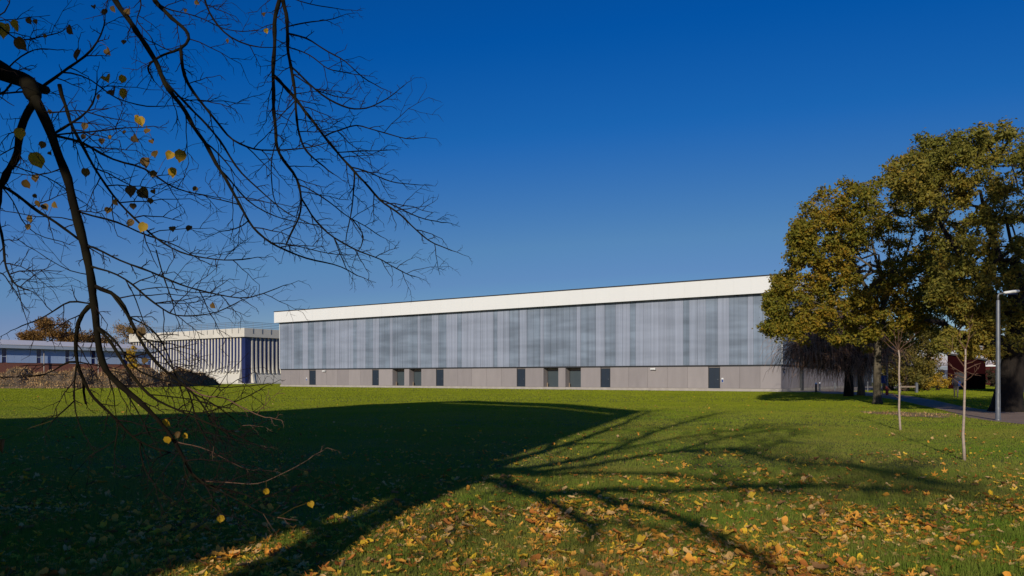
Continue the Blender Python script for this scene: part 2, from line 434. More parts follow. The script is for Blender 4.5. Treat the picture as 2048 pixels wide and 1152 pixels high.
# backing so that no joint shows through
pl.box(.35, LEN - .35, RD + .32, DEP, .1, PZ - .02, a=0)
pl.box(0, .3, .3, DEP, .2, PZ, a=.4)

def plinthmat():
    m, nt, bb, out = nodes('grey_fibre_cement')
    L = nt.links.new; N = nt.nodes.new
    a = N('ShaderNodeAttribute'); a.attribute_name = 'milk'
    r = N('ShaderNodeValToRGB'); r.color_ramp.elements[0].color = (.255,.225,.222,1); r.color_ramp.elements[1].color = (.315,.278,.27,1)
    L(a.outputs['Fac'], r.inputs['Fac'])
    tc = N('ShaderNodeTexCoord'); mp = N('ShaderNodeMapping'); mp.inputs['Scale'].default_value = (1,1,.25); L(tc.outputs['Object'], mp.inputs['Vector'])
    n = N('ShaderNodeTexNoise'); n.inputs['Scale'].default_value = 1.4; n.inputs['Detail'].default_value = 6; L(mp.outputs[0], n.inputs['Vector'])
    mr = N('ShaderNodeMapRange'); mr.inputs['To Min'].default_value = .84; mr.inputs['To Max'].default_value = 1.14; L(n.outputs['Fac'], mr.inputs['Value'])
    vm = N('ShaderNodeVectorMath'); vm.operation = 'SCALE'; L(r.outputs['Color'], vm.inputs[0]); L(mr.outputs[0], vm.inputs['Scale']); L(vm.outputs[0], bb.inputs['Base Color'])
    wv = N('ShaderNodeTexWave'); wv.bands_direction = 'X'; wv.inputs['Scale'].default_value = 1.6; L(tc.outputs['Object'], wv.inputs['Vector'])
    bp = N('ShaderNodeBump'); bp.inputs['Strength'].default_value = .15; bp.inputs['Distance'].default_value = .01; L(wv.outputs['Fac'], bp.inputs['Height']); L(bp.outputs[0], bb.inputs['Normal'])
    bb.inputs['Roughness'].default_value = .8
    return m
pl.build('plinth', plinthmat(), hall, attr='milk')

ft = MB()
x = -.1
for s0, s1, kind in [o for o in ops if o[2]]:
    ft.box(x, s0, -.1, .28, 0, .31); ft.box(s0, s1, -.06, RD, 0, .30); x = s1
ft.box(x, LEN + .1, -.1, .28, 0, .31); ft.box(LEN - .28, LEN + .1, .282, DEP, 0, .31)
ft.build('footing', M['footing'], hall)
bd = MB(); bd.box(-.05, LEN + .05, -.06, DEP, PZ + .004, PZ + .17)
bd.build('flashing_band', M['band'], hall)

# cladding: one sheet of panels, each a thin ribbed strip
darks = [(145,232,.45),(248,310,.05),(350,392,.1),(455,480,.1),(675,700,.05),(765,818,.1),(862,938,.05),(960,1138,.1),(1160,1240,.05),(1290,1345,.05),(1425,1455,.1),(1685,1712,.1),(1800,1865,.05),(1925,2016,.08)]
darks = [(520 + a/3.6, 520 + c/3.6, v) for a, c, v in darks] + \
        [(1040 + a/3.6, 1040 + c/3.6, v) for a, c, v in [(-4,0,.1),(55,150,.08),(175,410,.12),(440,548,.08),(615,690,.05),(795,835,.05),(1178,1220,.05),(1340,1425,.05),(1508,1640,.05),(1683,1885,.1)]]
dk = sorted((front_s(a), front_s(c), v) for a, c, v in darks)
cl = MB(); CZ0, CZ1 = PZ + .175, FB + .25
edges = sorted(set([-.12, LEN + .12] + [e for d in dk for e in d[:2] if -.1 < e < LEN + .1]))
for e0, e1 in zip(edges[:-1], edges[1:]):
    n = max(1, round((e1 - e0) / 1.02)); w = (e1 - e0) / n
    for i in range(n):
        x0, x1 = e0 + i*w, e0 + (i+1)*w; mid = (x0 + x1) / 2
        val = .86 + rnd.uniform(-.16, .1)
        for d in dk:
            if d[0] <= mid <= d[1]: val = d[2] + rnd.uniform(0, .16)
        jj = rnd.uniform(0, .012)
        cl.box(x0 + .018, x1 - .018, -.14 + jj, -.02, CZ0, CZ1, a=val)
cl.box(-.1, LEN + .1, -.05, .1, CZ0 + .01, CZ1 - .01, a=.0)
t0 = .12
while t0 < DEP - 1:
    cl.box(LEN + .02, LEN + .14 + rnd.uniform(-.01,0), t0 + .018, t0 + 1.0 - .018, CZ0, CZ1, a=.12 + rnd.uniform(0,.2)); t0 += 1.0
cl.box(LEN - .1, LEN + .05, .15, DEP, CZ0 + .01, CZ1 - .01, a=0)
cl.box(-.14, -.02, .12, DEP, CZ0, CZ1, a=.3)
cl.build('cladding', M['cladding'], hall, attr='milk')
for xa in (LEN + .122, -.2):
    ct = MB(); ct.box(xa, xa + .075, -.2, -.03, CZ0, CZ1); ct.build('corner_trim', M['white'], hall)
fs = MB()
x = -OV
nF = 44; w = (LEN + 2 * OV) / nF
for i in range(nF):
    fs.box(x + i*w + .003, x + (i+1)*w - .003, -OV - rnd.uniform(0,.004), -OV + .12, FB, FT)
nS = 29; w = (DEP + 2 * OV) / nS
for i in range(nS):
    fs.box(LEN + OV - .12, LEN + OV + rnd.uniform(0,.004), -OV + .124 + i*w + .006, -OV + .12 + (i+1)*w - .006, FB, FT)
    fs.box(-OV, -OV + .12, -OV + .124 + i*w + .006, -OV + .12 + (i+1)*w - .006, FB, FT)
fs.build('roof_band', M['white'], hall)
rf = MB(); rf.box(-OV + .13, LEN + OV - .13, -OV + .13, DEP + OV, FB + .06, FT + .02)
rf.build('roof', M['gutter'], hall)
cp = MB(); cp.box(-OV - .05, LEN + OV + .05, -OV - .05, DEP + OV + .05, FT + .025, FT + .15)
cp.build('coping', M['coping'], hall)
for s0, s1, kind in ops:
    d = MB()
    y0 = RD - .02 if kind else .06
    top = 2.35 if kind else 2.62
    mats = [M['doorgreen'] if kind else M['door'], M['band']]
    d.box(s0 + .03, s1 - .03, y0, y0 + .06, .325, top, 0)
    d.box(s0 + .02, s0 + .1, y0 - .02, y0 + .08, .318, top + .06, 1); d.box(s1 - .1, s1 - .02, y0 - .02, y0 + .08, .318, top + .06, 1)
    d.box(s0 + .1, s1 - .1, y0 - .02, y0 + .08, top + .002, top + .06, 1)
    if not kind:
        d.box((s0+s1)/2 - .012, (s0+s1)/2 + .012, y0 - .004, y0, .34, top - .02, 1)
        pl2 = MB(); pl2.box(s0 + .05, s1 - .05, .1, .3, top + .063, PZ - .01, 0); pl2.build('overpanel', M['plinth'], hall)
    do = d.build('recessed_door' if kind else 'door', mats, hall)
    h = MB(); h.box(s1 - .32, s1 - .2, y0 - .07, y0 - .005, 1.3, 1.36); h.build('handle', M['steel'], do)
    if kind:
        bo = MB(); bo.lathe([(0.09,0),(.09,.5),(.07,.56),(0,.57)], 10, (s0 + .25, RD - .45, .30)); bo.build('door_stop', M['wood'], hall)
# signs, cameras, the downpipe columns on the end wall
for px_ in (613.5, 1445):
    s = front_s(px_); b = MB(); b.box(s - .11, s + .11, -.03, -.008, 1.0, 1.5, 0); b.box(s - .095, s + .095, -.034, -.031, 1.02, 1.33, 1)
    b.build('sign_plate', [M['white'], M['bluesign']], hall)
for px_ in (650, 1308):
    s = front_s(px_); b = MB(); b.box(s - .35, s + .2, -.32, -.14, 2.48, 2.66); b.box(s - .04, s + .04, -.14, .0, 2.55, 2.62); b.box(s+.2, s+.28, -.36,-.1,2.45,2.69)
    b.build('security_camera', M['white'], hall)
b = MB(); b.box(LEN + .15, LEN + .3, .3, .75, 2.35, 2.5); b.box(LEN, LEN + .15, .45, .55, 2.4, 2.6); b.build('security_camera', M['black'], hall)
for px_ in (1600.5, 1690):
    t = side_t(px_, PR); b = MB(); b.box(LEN + .02, LEN + .32, t - .35, t + .35, .02, PZ - .002); b.build('column', M['band'], hall)
t1, t2 = side_t(1704, PR), side_t(1742, PR)
b = MB(); b.box(LEN + .01, LEN + .14, t1, t2, .02, PZ - .005)
for i in range(9):
    tt = t1 + (t2 - t1) * i / 9; b.box(LEN + .141, LEN + .19, tt, tt + .25, .02, PZ - .006)
b.build('gate', M['darkclad'], hall)

# ------------------------------------------------------------------ ribbed concrete building
CC = np.array(((490 - 1024) / F * 171, 171, 0.0))
conc = thing('ribbed_building', CC, ROT, 'cream concrete building with tall curved ribs, dark blue glass and rooftop railing', 'building')
# local x runs to the right (so the left face is x<0, y=0), local y away
LL, LR = 47, 40
b = MB(); b.box(-LL, .7, -.7, LR, 10.75, 12.75); b.build('parapet', M['concrete'], conc)
b = MB(); b.box(-LL + .3, 0, .06, LR, 2.3, 10.745); b.box(-1.2, -.002, .055, 1.5, 0.02, 2.3); b.build('glazing', M['glass'], conc)
# splayed base walls
b = MB()
def splay(mb, pts2, z0, z1, out):   # wall with its foot set further out
    (xa, ya), (xb, yb) = pts2; ox, oy = out
    mb.add([(xa+ox,ya+oy,z0),(xb+ox,yb+oy,z0),(xb,yb,z1),(xa,ya,z1),(xa-ox*.6,ya-oy*.6,z0),(xb-ox*.6,yb-oy*.6,z0),(xb-ox*.6,yb-oy*.6,z1),(xa-ox*.6,ya-oy*.6,z1)],
           [(0,1,2,3),(5,4,7,6),(3,2,6,7),(0,4,5,1),(1,5,6,2),(4,0,3,7)])
xs = [-1.6] + [-1.6 - 12 * i for i in range(1, 5)]
for i in range(4):
    splay(b, [(xs[i+1] + .5, 0), (xs[i] - .15, 0)], .25, 2.6, (0, -.7))
splay(b, [(0, 1.9), (0, LR)], .25, 2.6, (.7, 0))
b.build('base_wall', M['concrete'], conc)
b = MB(); b.box(-LL, .9, -.95, LR, 0, .2); b.build('kerb', M['concrete'], conc)
def rib(name, x, y, dirv, full):
    mb = MB(); z0 = .2 if full else 2.45
    zs = np.linspace(z0, 10.745, 9)
    wd = .165 if not full else .2
    V = []
    for z in zs:
        f = max(0, (7.5 - z) / 7.5); o = .10 + .95 * f ** 3
        ww = wd * (1 + .3 * f)
        if dirv == 'x': V += [(x - ww, -o, z), (x + ww, -o, z), (x + ww, .2, z), (x - ww, .2, z)]
        else: V += [(o, y - ww, z), (o, y + ww, z), (-.14, y + ww, z), (-.14, y - ww, z)]
    Fq = []
    for i in range(8):
        for j in range(4):
            q = (i*4+j, i*4+(j+1)%4, i*4+4+(j+1)%4, i*4+4+j); Fq.append(q if dirv == 'x' else q[::-1])
    Fq += [(3,2,1,0),(32,33,34,35)]
    mb.add(V, Fq)
    return mb.build('rib', M['concrete2'], conc)
nr = 0
for i in range(38):
    xx = -1.55 - 1.2 * i
    rib('rib', xx, 0, 'x', i % 10 == 0)
for i in range(10):
    rib('rib', 0, 1.9 + 1.15 * i, 'y', i == 0)
for i in range(18):
    xx = -2.15 - 2.4 * i; b = MB(); b.box(xx - .42, xx + .42, .0, .055, 3.0, 3.45); b.build('window_rail', M['white'], conc)
b = MB()
for xx in np.arange(-LL + 1, .8, 2.35):
    b.tube([(xx, -.78, 11.6), (xx, -.78, 14.2)], .035, 4); b.box(xx - .06, xx + .06, -.78, -.69, 11.6, 12.5)
for zz in (13.0, 13.4, 13.8, 14.15):
    b.tube([(-LL, -.78, zz), (.78, -.78, zz)], .04, 4); b.tube([(.78, -.78, zz), (.78, LR, zz)], .04, 4)
for yy in np.arange(1.6, LR, 2.5):
    b.tube([(.78, yy, 11.6), (.78, yy, 14.2)], .035, 4); b.box(.7, .78, yy - .06, yy + .06, 11.6, 12.5)
b.build('railing', M['steel'], conc)

# ------------------------------------------------------------------ low blue building behind the bank
P0 = np.array(((0 - 1024) / F * 122, 122, 0.0))
low = thing('panelled_building', P0, ROT + R(90), 'low blue panelled building with brick base and pale roof behind the bank', 'building')
# local x runs away to the right along the front; local y<0 is the front (towards the lawn)
X0, X1 = -30, 25.5
b = MB(); b.box(X0, X1, 0, 14, 0, 3.95); b.build('brick_wall', M['brick'], low)
wins = [(-9.0,-8.2)] + [(side_t(a, P0), side_t(c, P0)) for a, c in ((3,13),(72.5,82),(130,138.5),(182,190.5),(246,256))]
b = MB(); x = X0
pw = MB()
for w0, w1 in wins:
    n = max(1, round((w0 - x) / 1.25)); ww = (w0 - x) / n
    for i in range(n): pw.box(x + i*ww + .01, x + (i+1)*ww - .01, -.06, .2, 3.955, 6.3)
    x = w1
n = 3; ww = (X1 - x) / n
for i in range(n): pw.box(x + i*ww + .01, x + (i+1)*ww - .01, -.06, .2, 3.955, 6.3)
pw.box(X0 + .1, X1 - .1, .21, 14, 3.96, 6.29)
pw.build('panel_wall', M['bluepanel'], low)
for w0, w1 in wins:
    wb = MB(); wb.box(w0 + .03, w1 - .03, .0, .19, 3.97, 6.28); wo = wb.build('window', M['glass'], low)
    wb = MB(); wb.box(w0 + .03, w1 - .03, -.05, -.001, 4.9, 5.0); wb.box(w0 - .02, w0 + .04, -.07, -.001, 3.97, 6.28); wb.box(w1 - .04, w1 + .02, -.07, -.001, 3.97, 6.28)
    wb.build('frame', M['gutter'], wo)
b = MB(); b.box(X0 - 1, X1 + 1, -.95, 14.5, 6.31, 6.85); b.build('eaves', M['gutter'], low)
b = MB(); b.add([(X0-1,-1.0,6.86),(X1+1,-1.0,6.86),(X1+1,9,8.0),(X0-1,9,8.0),(X0-1,-1.0,6.95),(X1+1,-1.0,6.95),(X1+1,9,8.12),(X0-1,9,8.12)],
          [(0,3,2,1),(4,5,6,7),(0,1,5,4),(1,2,6,5),(2,3,7,6),(3,0,4,7)]); b.build('roof', M['roofpale'], low)
for px_ in (86, 194.5):
    t = side_t(px_, P0 - ax * 0.0); b = MB(); b.tube([(t, -.35, 0), (t, -.35, 6.3)], .075, 8); b.build('downpipe', M['footing'], low)

# ------------------------------------------------------------------ earth bank with dry grass
ctrl = [(-260, 777.5, 2.5), (0, 777, 2.35), (120, 777, 2.4), (230, 776, 2.6), (320, 774.5, 2.7), (380, 772.5, 2.3), (412, 771.2, 1.0), (428, 770.6, .05)]
cu = np.array([c[0] for c in ctrl]); 
NU, NW = 150, 26
us = np.linspace(-260, 428, NU)
BV = np.zeros((NU, NW, 3))
prof_w = np.linspace(0, 1, NW)
for i, u in enumerate(us):
    py = np.interp(u, cu, [c[1] for c in ctrl]); hh = np.interp(u, cu, [c[2] for c in ctrl])
    g0 = gnd(u, py)
    for j, w in enumerate(prof_w):
        d = w * 14
        z = hh * min(1, (d / 6.0)) ** .8 if d < 9 else hh * max(0, 1 - (d - 9) / 5)
        nz = (math.sin(u * .09 + w * 5) + math.sin(u * .23 + w * 11 + 1) * .6 + math.sin(u * .051 + 2) + rnd.uniform(-.6, .6)) * .27 * min(1, z)
        p = g0 + np.array((-.2, 1, 0)) * d
        BV[i, j] = (p[0] + rnd.uniform(-.1,.1), p[1] + rnd.uniform(-.15,.15), max(-.05, z + nz - .05))
i, j = np.meshgrid(np.arange(NU-1), np.arange(NW-1), indexing='ij')
fq = np.stack([i*NW+j, (i+1)*NW+j, (i+1)*NW+j+1, i*NW+j+1], -1).reshape(-1, 4)
b = MB(); b.add(BV.reshape(-1, 3), fq)
tag(b.build('bank', M['earth'], smooth=True), 'rough brown earth bank beside the lawn, overgrown with dry grass', 'bank', kind='structure')

def blades(P, h, w, lean, az=None):
    """thin triangles standing on the points P"""
    n = len(P); h = h * np.ones(n); w = w * np.ones(n)
    a = rng.uniform(0, 2*math.pi, n) if az is None else az
    d = np.stack([np.cos(a), np.sin(a), np.zeros(n)], 1)
    la = rng.uniform(0, 2*math.pi, n); ll = rng.uniform(0, lean, n) * h
    tip = P + np.stack([np.cos(la)*ll, np.sin(la)*ll, np.sqrt(np.maximum(h*h - ll*ll, (.2*h)**2))], 1)
    V = np.stack([P - d*w[:,None]/2, P + d*w[:,None]/2, tip], 1).reshape(-1, 3)
    return V, np.arange(3*n).reshape(-1, 3)

n = 16000
iu = rng.uniform(0, NU-1.01, n); iw = rng.uniform(0, 1, n) ** 1.2 * (NW*.72)
P = BV[iu.astype(int), iw.astype(int)] + rng.normal(0, .2, (n,3)) * (1,1,.1)
b = MB(); b.add(*blades(P, rng.uniform(.10,.55,n) * (.6 + .5*np.sin(P[:,0]*.7)*np.sin(P[:,1]*.9+P[:,0]*.3)+.3*rng.random(n)).clip(.25,1.6), rng.uniform(.05,.15,n), .985))
tag(b.build('dry_grass', M['straw']), 'straw coloured dry grass and stems covering the earth bank', 'grass', kind='stuff')

# ------------------------------------------------------------------ lawn grass
def zone(Y1, Y2, dens, h, w, lean=.7):
    area = 1365 / 2000 * 1.1 * (Y2**2 - Y1**2)
    n = int(area * dens)
    Y = np.sqrt(rng.uniform(Y1**2, Y2**2, n)); px = rng.uniform(-90, 2138, n)
    P = np.stack([(px - 1024) / F * Y, Y, np.zeros(n)], 1)
    ok = ~inside(P, PATHPOLY) & ~inside(P, PAVEPOLY) & ~(inside(P, SOILPOLY) & (rng.random(n) < .55))
    rel = P - PL
    lx = rel @ ax; ly = rel @ ay
    ok &= ~((ly > -.7) & (lx > -.5) & (lx < LEN + .5))
    rel = P - CC; ok &= ~(((rel @ ay) > -.7) & ((rel @ ax) < .8))
    P = P[ok]; n = len(P)
    hv = h * rng.uniform(.55, 1.25, n) * (1 + .35*np.sin(P[:,0]*1.7 + np.sin(P[:,1]*1.1)*2) * np.sin(P[:,1]*1.3))
    return blades(P, hv, w * rng.uniform(.7, 1.3, n), lean)
b = MB()
for z in ((4.6, 8, 4200, .07, .006), (8, 13, 2000, .06, .008), (13, 24, 900, .04, .013), (24, 48, 300, .04, .026), (48, 85, 70, .045, .06), (85, 175, 16, .05, .15)):
    b.add(*zone(*z))
n = 420; a_ = rng.uniform(0, 2*math.pi, n); q_ = np.sqrt(rng.uniform(0, 1, n)); c_ = gnd(1822, 829)
P = np.stack([c_[0] + 1.7*q_*np.cos(a_), c_[1] + 2.4*q_*np.sin(a_), np.full(n, .01)], 1)
v_, f_ = blades(P, rng.uniform(.03, .12, n), rng.uniform(.02, .06, n), .97); b.add(v_, f_, 1)
tag(b.build('grass', [M['grass'], M['straw']]), 'short green grass blades covering the whole lawn', 'grass', kind='stuff')

# ------------------------------------------------------------------ fallen leaves
def maple(seed):
    r_ = random.Random(seed); n = 30; pts = []
    lob = [(0, 1.0, .30), (58, .92, .26), (-58, .92, .26), (118, .60, .24), (-118, .60, .24)]
    for i in range(n):
        a = i / n * 360 - 180; r = .30
        for c, l, w in lob:
            d = abs((a - c + 180) % 360 - 180)
            r = max(r, l * max(0, 1 - d / 34) ** .8 * (1 + (.12 if i % 2 else -.06)))
        if abs(a) > 160: r = .16
        r *= r_.uniform(.9, 1.08); t = math.radians(a)
        curl = r * r * r_.uniform(.05, .35) * (1 if r_.random() < .75 else -.6)
        pts.append((r * math.sin(t), r * math.cos(t), curl))
    V = [(0, 0, 0)] + pts
    F_ = [(0, i + 1, (i + 1) % n + 1) for i in range(n)]
    # stalk
    V += [(-.02, -.1, .0), (.02, -.1, .0), (.06, -.75, .12)]; F_.append((n+1, n+2, n+3))
    k = r_.uniform(.1, .5)
    V = np.array(V); V[:, 2] += k * np.abs(V[:, 0]) ** 1.4
    return V, np.array(F_)
def oval(seed):
    r_ = random.Random(seed); n = 14; V = [(0,0,0)]
    for i in range(n):
        a = i / n * 2 * math.pi
        r = (.55 + .45 * abs(math.cos(a))) * r_.uniform(.85, 1.1)
        V.append((r * math.sin(a) * .8, r * math.cos(a), r*r*r_.uniform(.0,.5)))
    V = np.array(V); V[:,2] += .5 * np.abs(V[:,0])
    return V, np.array([(0, i+1, (i+1) % n + 1) for i in range(n)])
variants = [maple(s) for s in range(8)] + [oval(s) for s in range(4)]
cols = list(LEAFCOL); cw = [.40, .19, .22, .11, .08]
leaves = []
def leafzone(Y1, Y2, dens):
    n = int(1365 / 2000 * 1.1 * (Y2**2 - Y1**2) * dens)
    for _ in range(n):
        Y = math.sqrt(rnd.uniform(Y1**2, Y2**2)); px = rnd.uniform(-80, 2120)
        X = (px - 1024) / F * Y
        # thinner towards the far right, patchy, denser in the worn track
        k = .5 + .6 * (math.sin(X*1.9 + 1.3*math.sin(Y*1.1)) * math.sin(Y*1.45 + .7*X)) + .25
        if Y > 16: k = .5 + .5 * (math.sin(X*.5+1) * math.sin(Y*.45))
        if px > 1500: k -= .15
        if rnd.random() < k: leaves.append((X, Y))
for z in ((4.8, 6.8, 420), (6.8, 8, 330), (8, 9.5, 200), (9.5, 12, 85), (12, 16, 26), (16, 24, 7), (24, 45, 1.0), (45, 75, .15)): leafzone(*z)
for _ in range(420):
    Y = rnd.uniform(5.6, 9.4); leaves.append(((1102 - 1024) / F * Y + rnd.gauss(0, .11), Y))
P2 = np.array(leaves)
ok = ~inside(P2, PATHPOLY); leaves = [l for l, k in zip(leaves, ok) if k]
inframe = lambda X, Y: Y > 6.05 and -5 < 1024 + F * X / Y < 2053
leaves.sort(key=lambda l: (not inframe(*l), l[1]))
LABEL = {'orange': 'bright orange fallen maple leaf on the nearest grass', 'golden': 'golden yellow fallen leaf on the nearest grass',
         'tan': 'pale tan fallen leaf on the nearest grass', 'russet': 'dark red brown fallen leaf on the nearest grass', 'brown': 'withered brown fallen leaf on the nearest grass'}
def leafxf(X, Y):
    s = rnd.choice([rnd.uniform(.018, .034), rnd.uniform(.022, .038), rnd.uniform(.03, .048), rnd.uniform(.042, .074)])
    tilt = 32 if rnd.random() < .8 else 70
    m = Matrix.Translation((X, Y, rnd.uniform(.012, .05))) @ Matrix.Rotation(rnd.uniform(0, 6.28), 4, 'Z') @ Matrix.Rotation(R(rnd.uniform(-tilt, tilt)), 4, 'X') @ Matrix.Rotation(R(rnd.uniform(-25, 25)), 4, 'Y')
    if rnd.random() < .2: m = m @ Matrix.Rotation(R(180), 4, 'Y')
    return m @ Matrix.Diagonal((s, s * rnd.uniform(.85,1.1), s, 1))
protos = {}
litter = MB(); lm = [M['fallen_' + c] for c in cols]
for i, (X, Y) in enumerate(leaves):
    vi = rnd.randrange(len(variants)); ci = rnd.choices(range(5), cw)[0]; mx = leafxf(X, Y)
    if i < 290:
        key = (vi, ci)
        if key not in protos:
            mb = MB(); mb.add(*variants[vi]); o = mb.build('fallen_leaf', lm[ci], smooth=True); protos[key] = o
        else:
            o = protos[key].copy(); sc.collection.objects.link(o)
        o.matrix_world = mx
        tag(o, LABEL[cols[ci]], 'leaf', cols[ci] + ' leaves on the near grass')
    else:
        A = np.array(mx); v = variants[vi][0] @ A[:3, :3].T + A[:3, 3]
        litter.add(v, variants[vi][1], ci)
tag(litter.build('fallen_leaves', lm, smooth=True), 'scattered orange and brown leaves lying farther off across the lawn', 'leaves', kind='stuff')

# ------------------------------------------------------------------ trees
def skeleton(root_pts, root_r, targets, mb, tip_r=.02, k=6, bend=.12, power=2.4, max_r=None):
    """joins every target point to the nearest point of the growing skeleton; radii add up towards the root"""
    pos = [np.array(p, float) for p in root_pts]; par = [-1] + list(range(len(root_pts) - 1)); nroot = len(pos)
    top = pos[-1]
    order = sorted(range(len(targets)), key=lambda i: np.linalg.norm(targets[i] - top))
    for ti in order:
        t = np.asarray(targets[ti], float); A = np.array(pos)
        s0 = max(0, nroot // 2)
        dv = t - A; dist = np.linalg.norm(dv, axis=1)
        dtop = np.linalg.norm(A - top, axis=1)
        cost = dist + .25 * dtop; cost[:s0] += 100
        p = int(np.argmin(cost)); d = dist[p]
        nseg = max(1, int(d / .9)); last = p
        for q in range(1, nseg + 1):
            f = q / nseg
            pt = A[p] + dv[p] * f
            if q < nseg: pt = pt + rng.normal(0, bend * min(d, 2.5) * .4, 3) + np.array((0, 0, -.08 * d * math.sin(f * math.pi)))
            pos.append(pt); par.append(last); last = len(pos) - 1
    n = len(pos); load = np.zeros(n); ch = [[] for _ in range(n)]
    for i in range(1, n): ch[par[i]].append(i)
    r = np.zeros(n)
    for i in range(n - 1, -1, -1):
        r[i] = tip_r if not ch[i] else sum(r[c] ** power for c in ch[i]) ** (1 / power)
    if max_r: r[nroot:] = np.minimum(r[nroot:], max_r)
    for i in range(nroot): r[i] = root_r[i]
    done = set()
    mb.tube([pos[i] for i in range(nroot)], [r[i] for i in range(nroot)], 12)
    for i in range(n):
        for c in ch[i]:
            if c < nroot or c in done: continue
            chain = [i, c]; done.add(c)
            while ch[chain[-1]]:
                nx = max(ch[chain[-1]], key=lambda q: r[q]); chain.append(nx); done.add(nx)
            pts = [pos[q] for q in chain]; rr = [min(r[chain[0]], r[c] * 1.25)] + [r[q] for q in chain[1:]]
            mb.tube(pts, rr, k if rr[0] > .05 else 4)
    return np.array(pos)

def leafcloud(mb, centers, rad, per, size, flat=.35, mi=None):
    C = np.repeat(np.asarray(centers), per, axis=0); n = len(C)
    d = rng.normal(0, 1, (n, 3)); d /= np.linalg.norm(d, axis=1)[:, None]
    rr = rad * rng.uniform(0, 1, n) ** .45 * np.where(rng.random(n) < .16, rng.uniform(1.1, 1.75, n), 1)
    P = C + d * rr[:, None] * (1, 1, .75)
    nrm = d * .6 + np.array((0, 0, flat)) + rng.normal(0, .55, (n, 3)); nrm /= np.linalg.norm(nrm, axis=1)[:, None]
    t = np.cross(nrm, rng.normal(0, 1, (n, 3))); t /= np.linalg.norm(t, axis=1)[:, None]
    w = np.cross(nrm, t); s = (size * rng.choice([.5, .8, 1, 1.2, 1.6], n) * rng.uniform(.85, 1.15, n))[:, None]
    V = np.stack([P - t*s*.5, P + w*s*.3 + nrm*s*.08, P + t*s*.5 - nrm*s*.1, P - w*s*.3 + nrm*s*.08], 1).reshape(-1, 3)
    mb.add(V, np.arange(4*n).reshape(-1, 4), 0)

def blob_targets(blobs, Y0, spread, per, layers=(-.75, 0, .75)):
    T = []
    for (px, py, r) in blobs:
        for L_ in layers:
            Yc = Y0 + L_ * spread + rng.normal(0, .35)
            c = at(px + rng.normal(0, 4), py + rng.normal(0, 4), Yc); rm = r * Y0 / F
            for _ in range(per):
                d = rng.normal(0, 1, 3); d /= np.linalg.norm(d)
                T.append(c + d * rm * rng.uniform(.45, .95))
    return T

# oak beside the hall
oak1 = [(1850,600,34),(1872,570,32),(1885,505,30),(1835,640,26),(1665,560,34),(1705,600,34),(1745,600,30),(1680,505,32),(1640,645,24),(1765,570,30),(1860,520,36),(1700,545,22),(1622,440,42),(1600,462,26),(1655,412,40),(1720,385,40),(1600,505,26),(1745,430,36),(1690,450,34),(1650,520,30),(1860,420,40),(1560,575,22),(1545,615,20),(1548,655,18),(1640,560,24),(1720,480,24),(1810,600,34),(1640,470,56),(1700,428,56),(1765,402,58),(1830,395,55),(1612,530,40),(1578,575,32),(1556,600,26),(1578,640,38),(1625,600,38),(1660,610,30),
        (1690,665,34),(1725,628,32),(1780,625,42),(1850,540,50),(1850,470,50),(1770,465,38),(1690,480,34),(1820,660,40),(1745,672,30),(1875,630,40),(1905,590,45),(1800,540,34),(1610,470,30),(1560,645,24), (1600,662,26)]
def oak(name, base, trunk, trunk_r, blobs, Y0, spread, per, lmat, bark, label, leaf, nper, extra=(), crad=.37, bare=(), lim=.26):
    t = thing(name, base, 0, label, 'tree')
    T = [x - base for x in blob_targets(blobs, Y0, spread, per)]
    TB = [x - base for x in blob_targets(bare, Y0, spread, 8)]
    tm = MB(); skeleton([np.array(p) - base for p in trunk], trunk_r, T + TB, tm, tip_r=.013, max_r=lim)
    for pts, rr in extra: tm.tube([np.array(p) - base for p in pts], rr, 8)
    tm.build('trunk', bark, t, smooth=True)
    cm = MB(); leafcloud(cm, T, crad, nper, leaf); cm.build('crown', lmat, t)
    return t
B1 = gnd(1755, 808)
Y = B1[1]
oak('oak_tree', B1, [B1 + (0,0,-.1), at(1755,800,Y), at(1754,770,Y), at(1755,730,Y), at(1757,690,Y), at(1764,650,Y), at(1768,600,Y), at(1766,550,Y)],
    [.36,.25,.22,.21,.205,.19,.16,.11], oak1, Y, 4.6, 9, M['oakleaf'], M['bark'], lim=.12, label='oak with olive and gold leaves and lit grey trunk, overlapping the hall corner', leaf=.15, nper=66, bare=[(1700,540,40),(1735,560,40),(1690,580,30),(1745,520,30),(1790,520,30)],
    extra=[([at(1768,640,Y), at(1735,580,Y-.8), at(1712,540,Y-1), at(1690,500,Y-1.2), at(1660,470,Y-1.2)], [.13,.11,.09,.07,.04]),
           ([at(1766,610,Y), at(1790,560,Y+.6), at(1815,500,Y+1), at(1830,450,Y+1)], [.12,.1,.07,.04]),
           ([at(1768,600,Y), at(1758,540,Y), at(1745,490,Y), at(1740,440,Y)], [.12,.09,.07,.04]),
           ([at(1760,655,Y), at(1715,625,Y-1.5), at(1660,615,Y-2), at(1610,622,Y-2.2)], [.11,.09,.07,.04])])
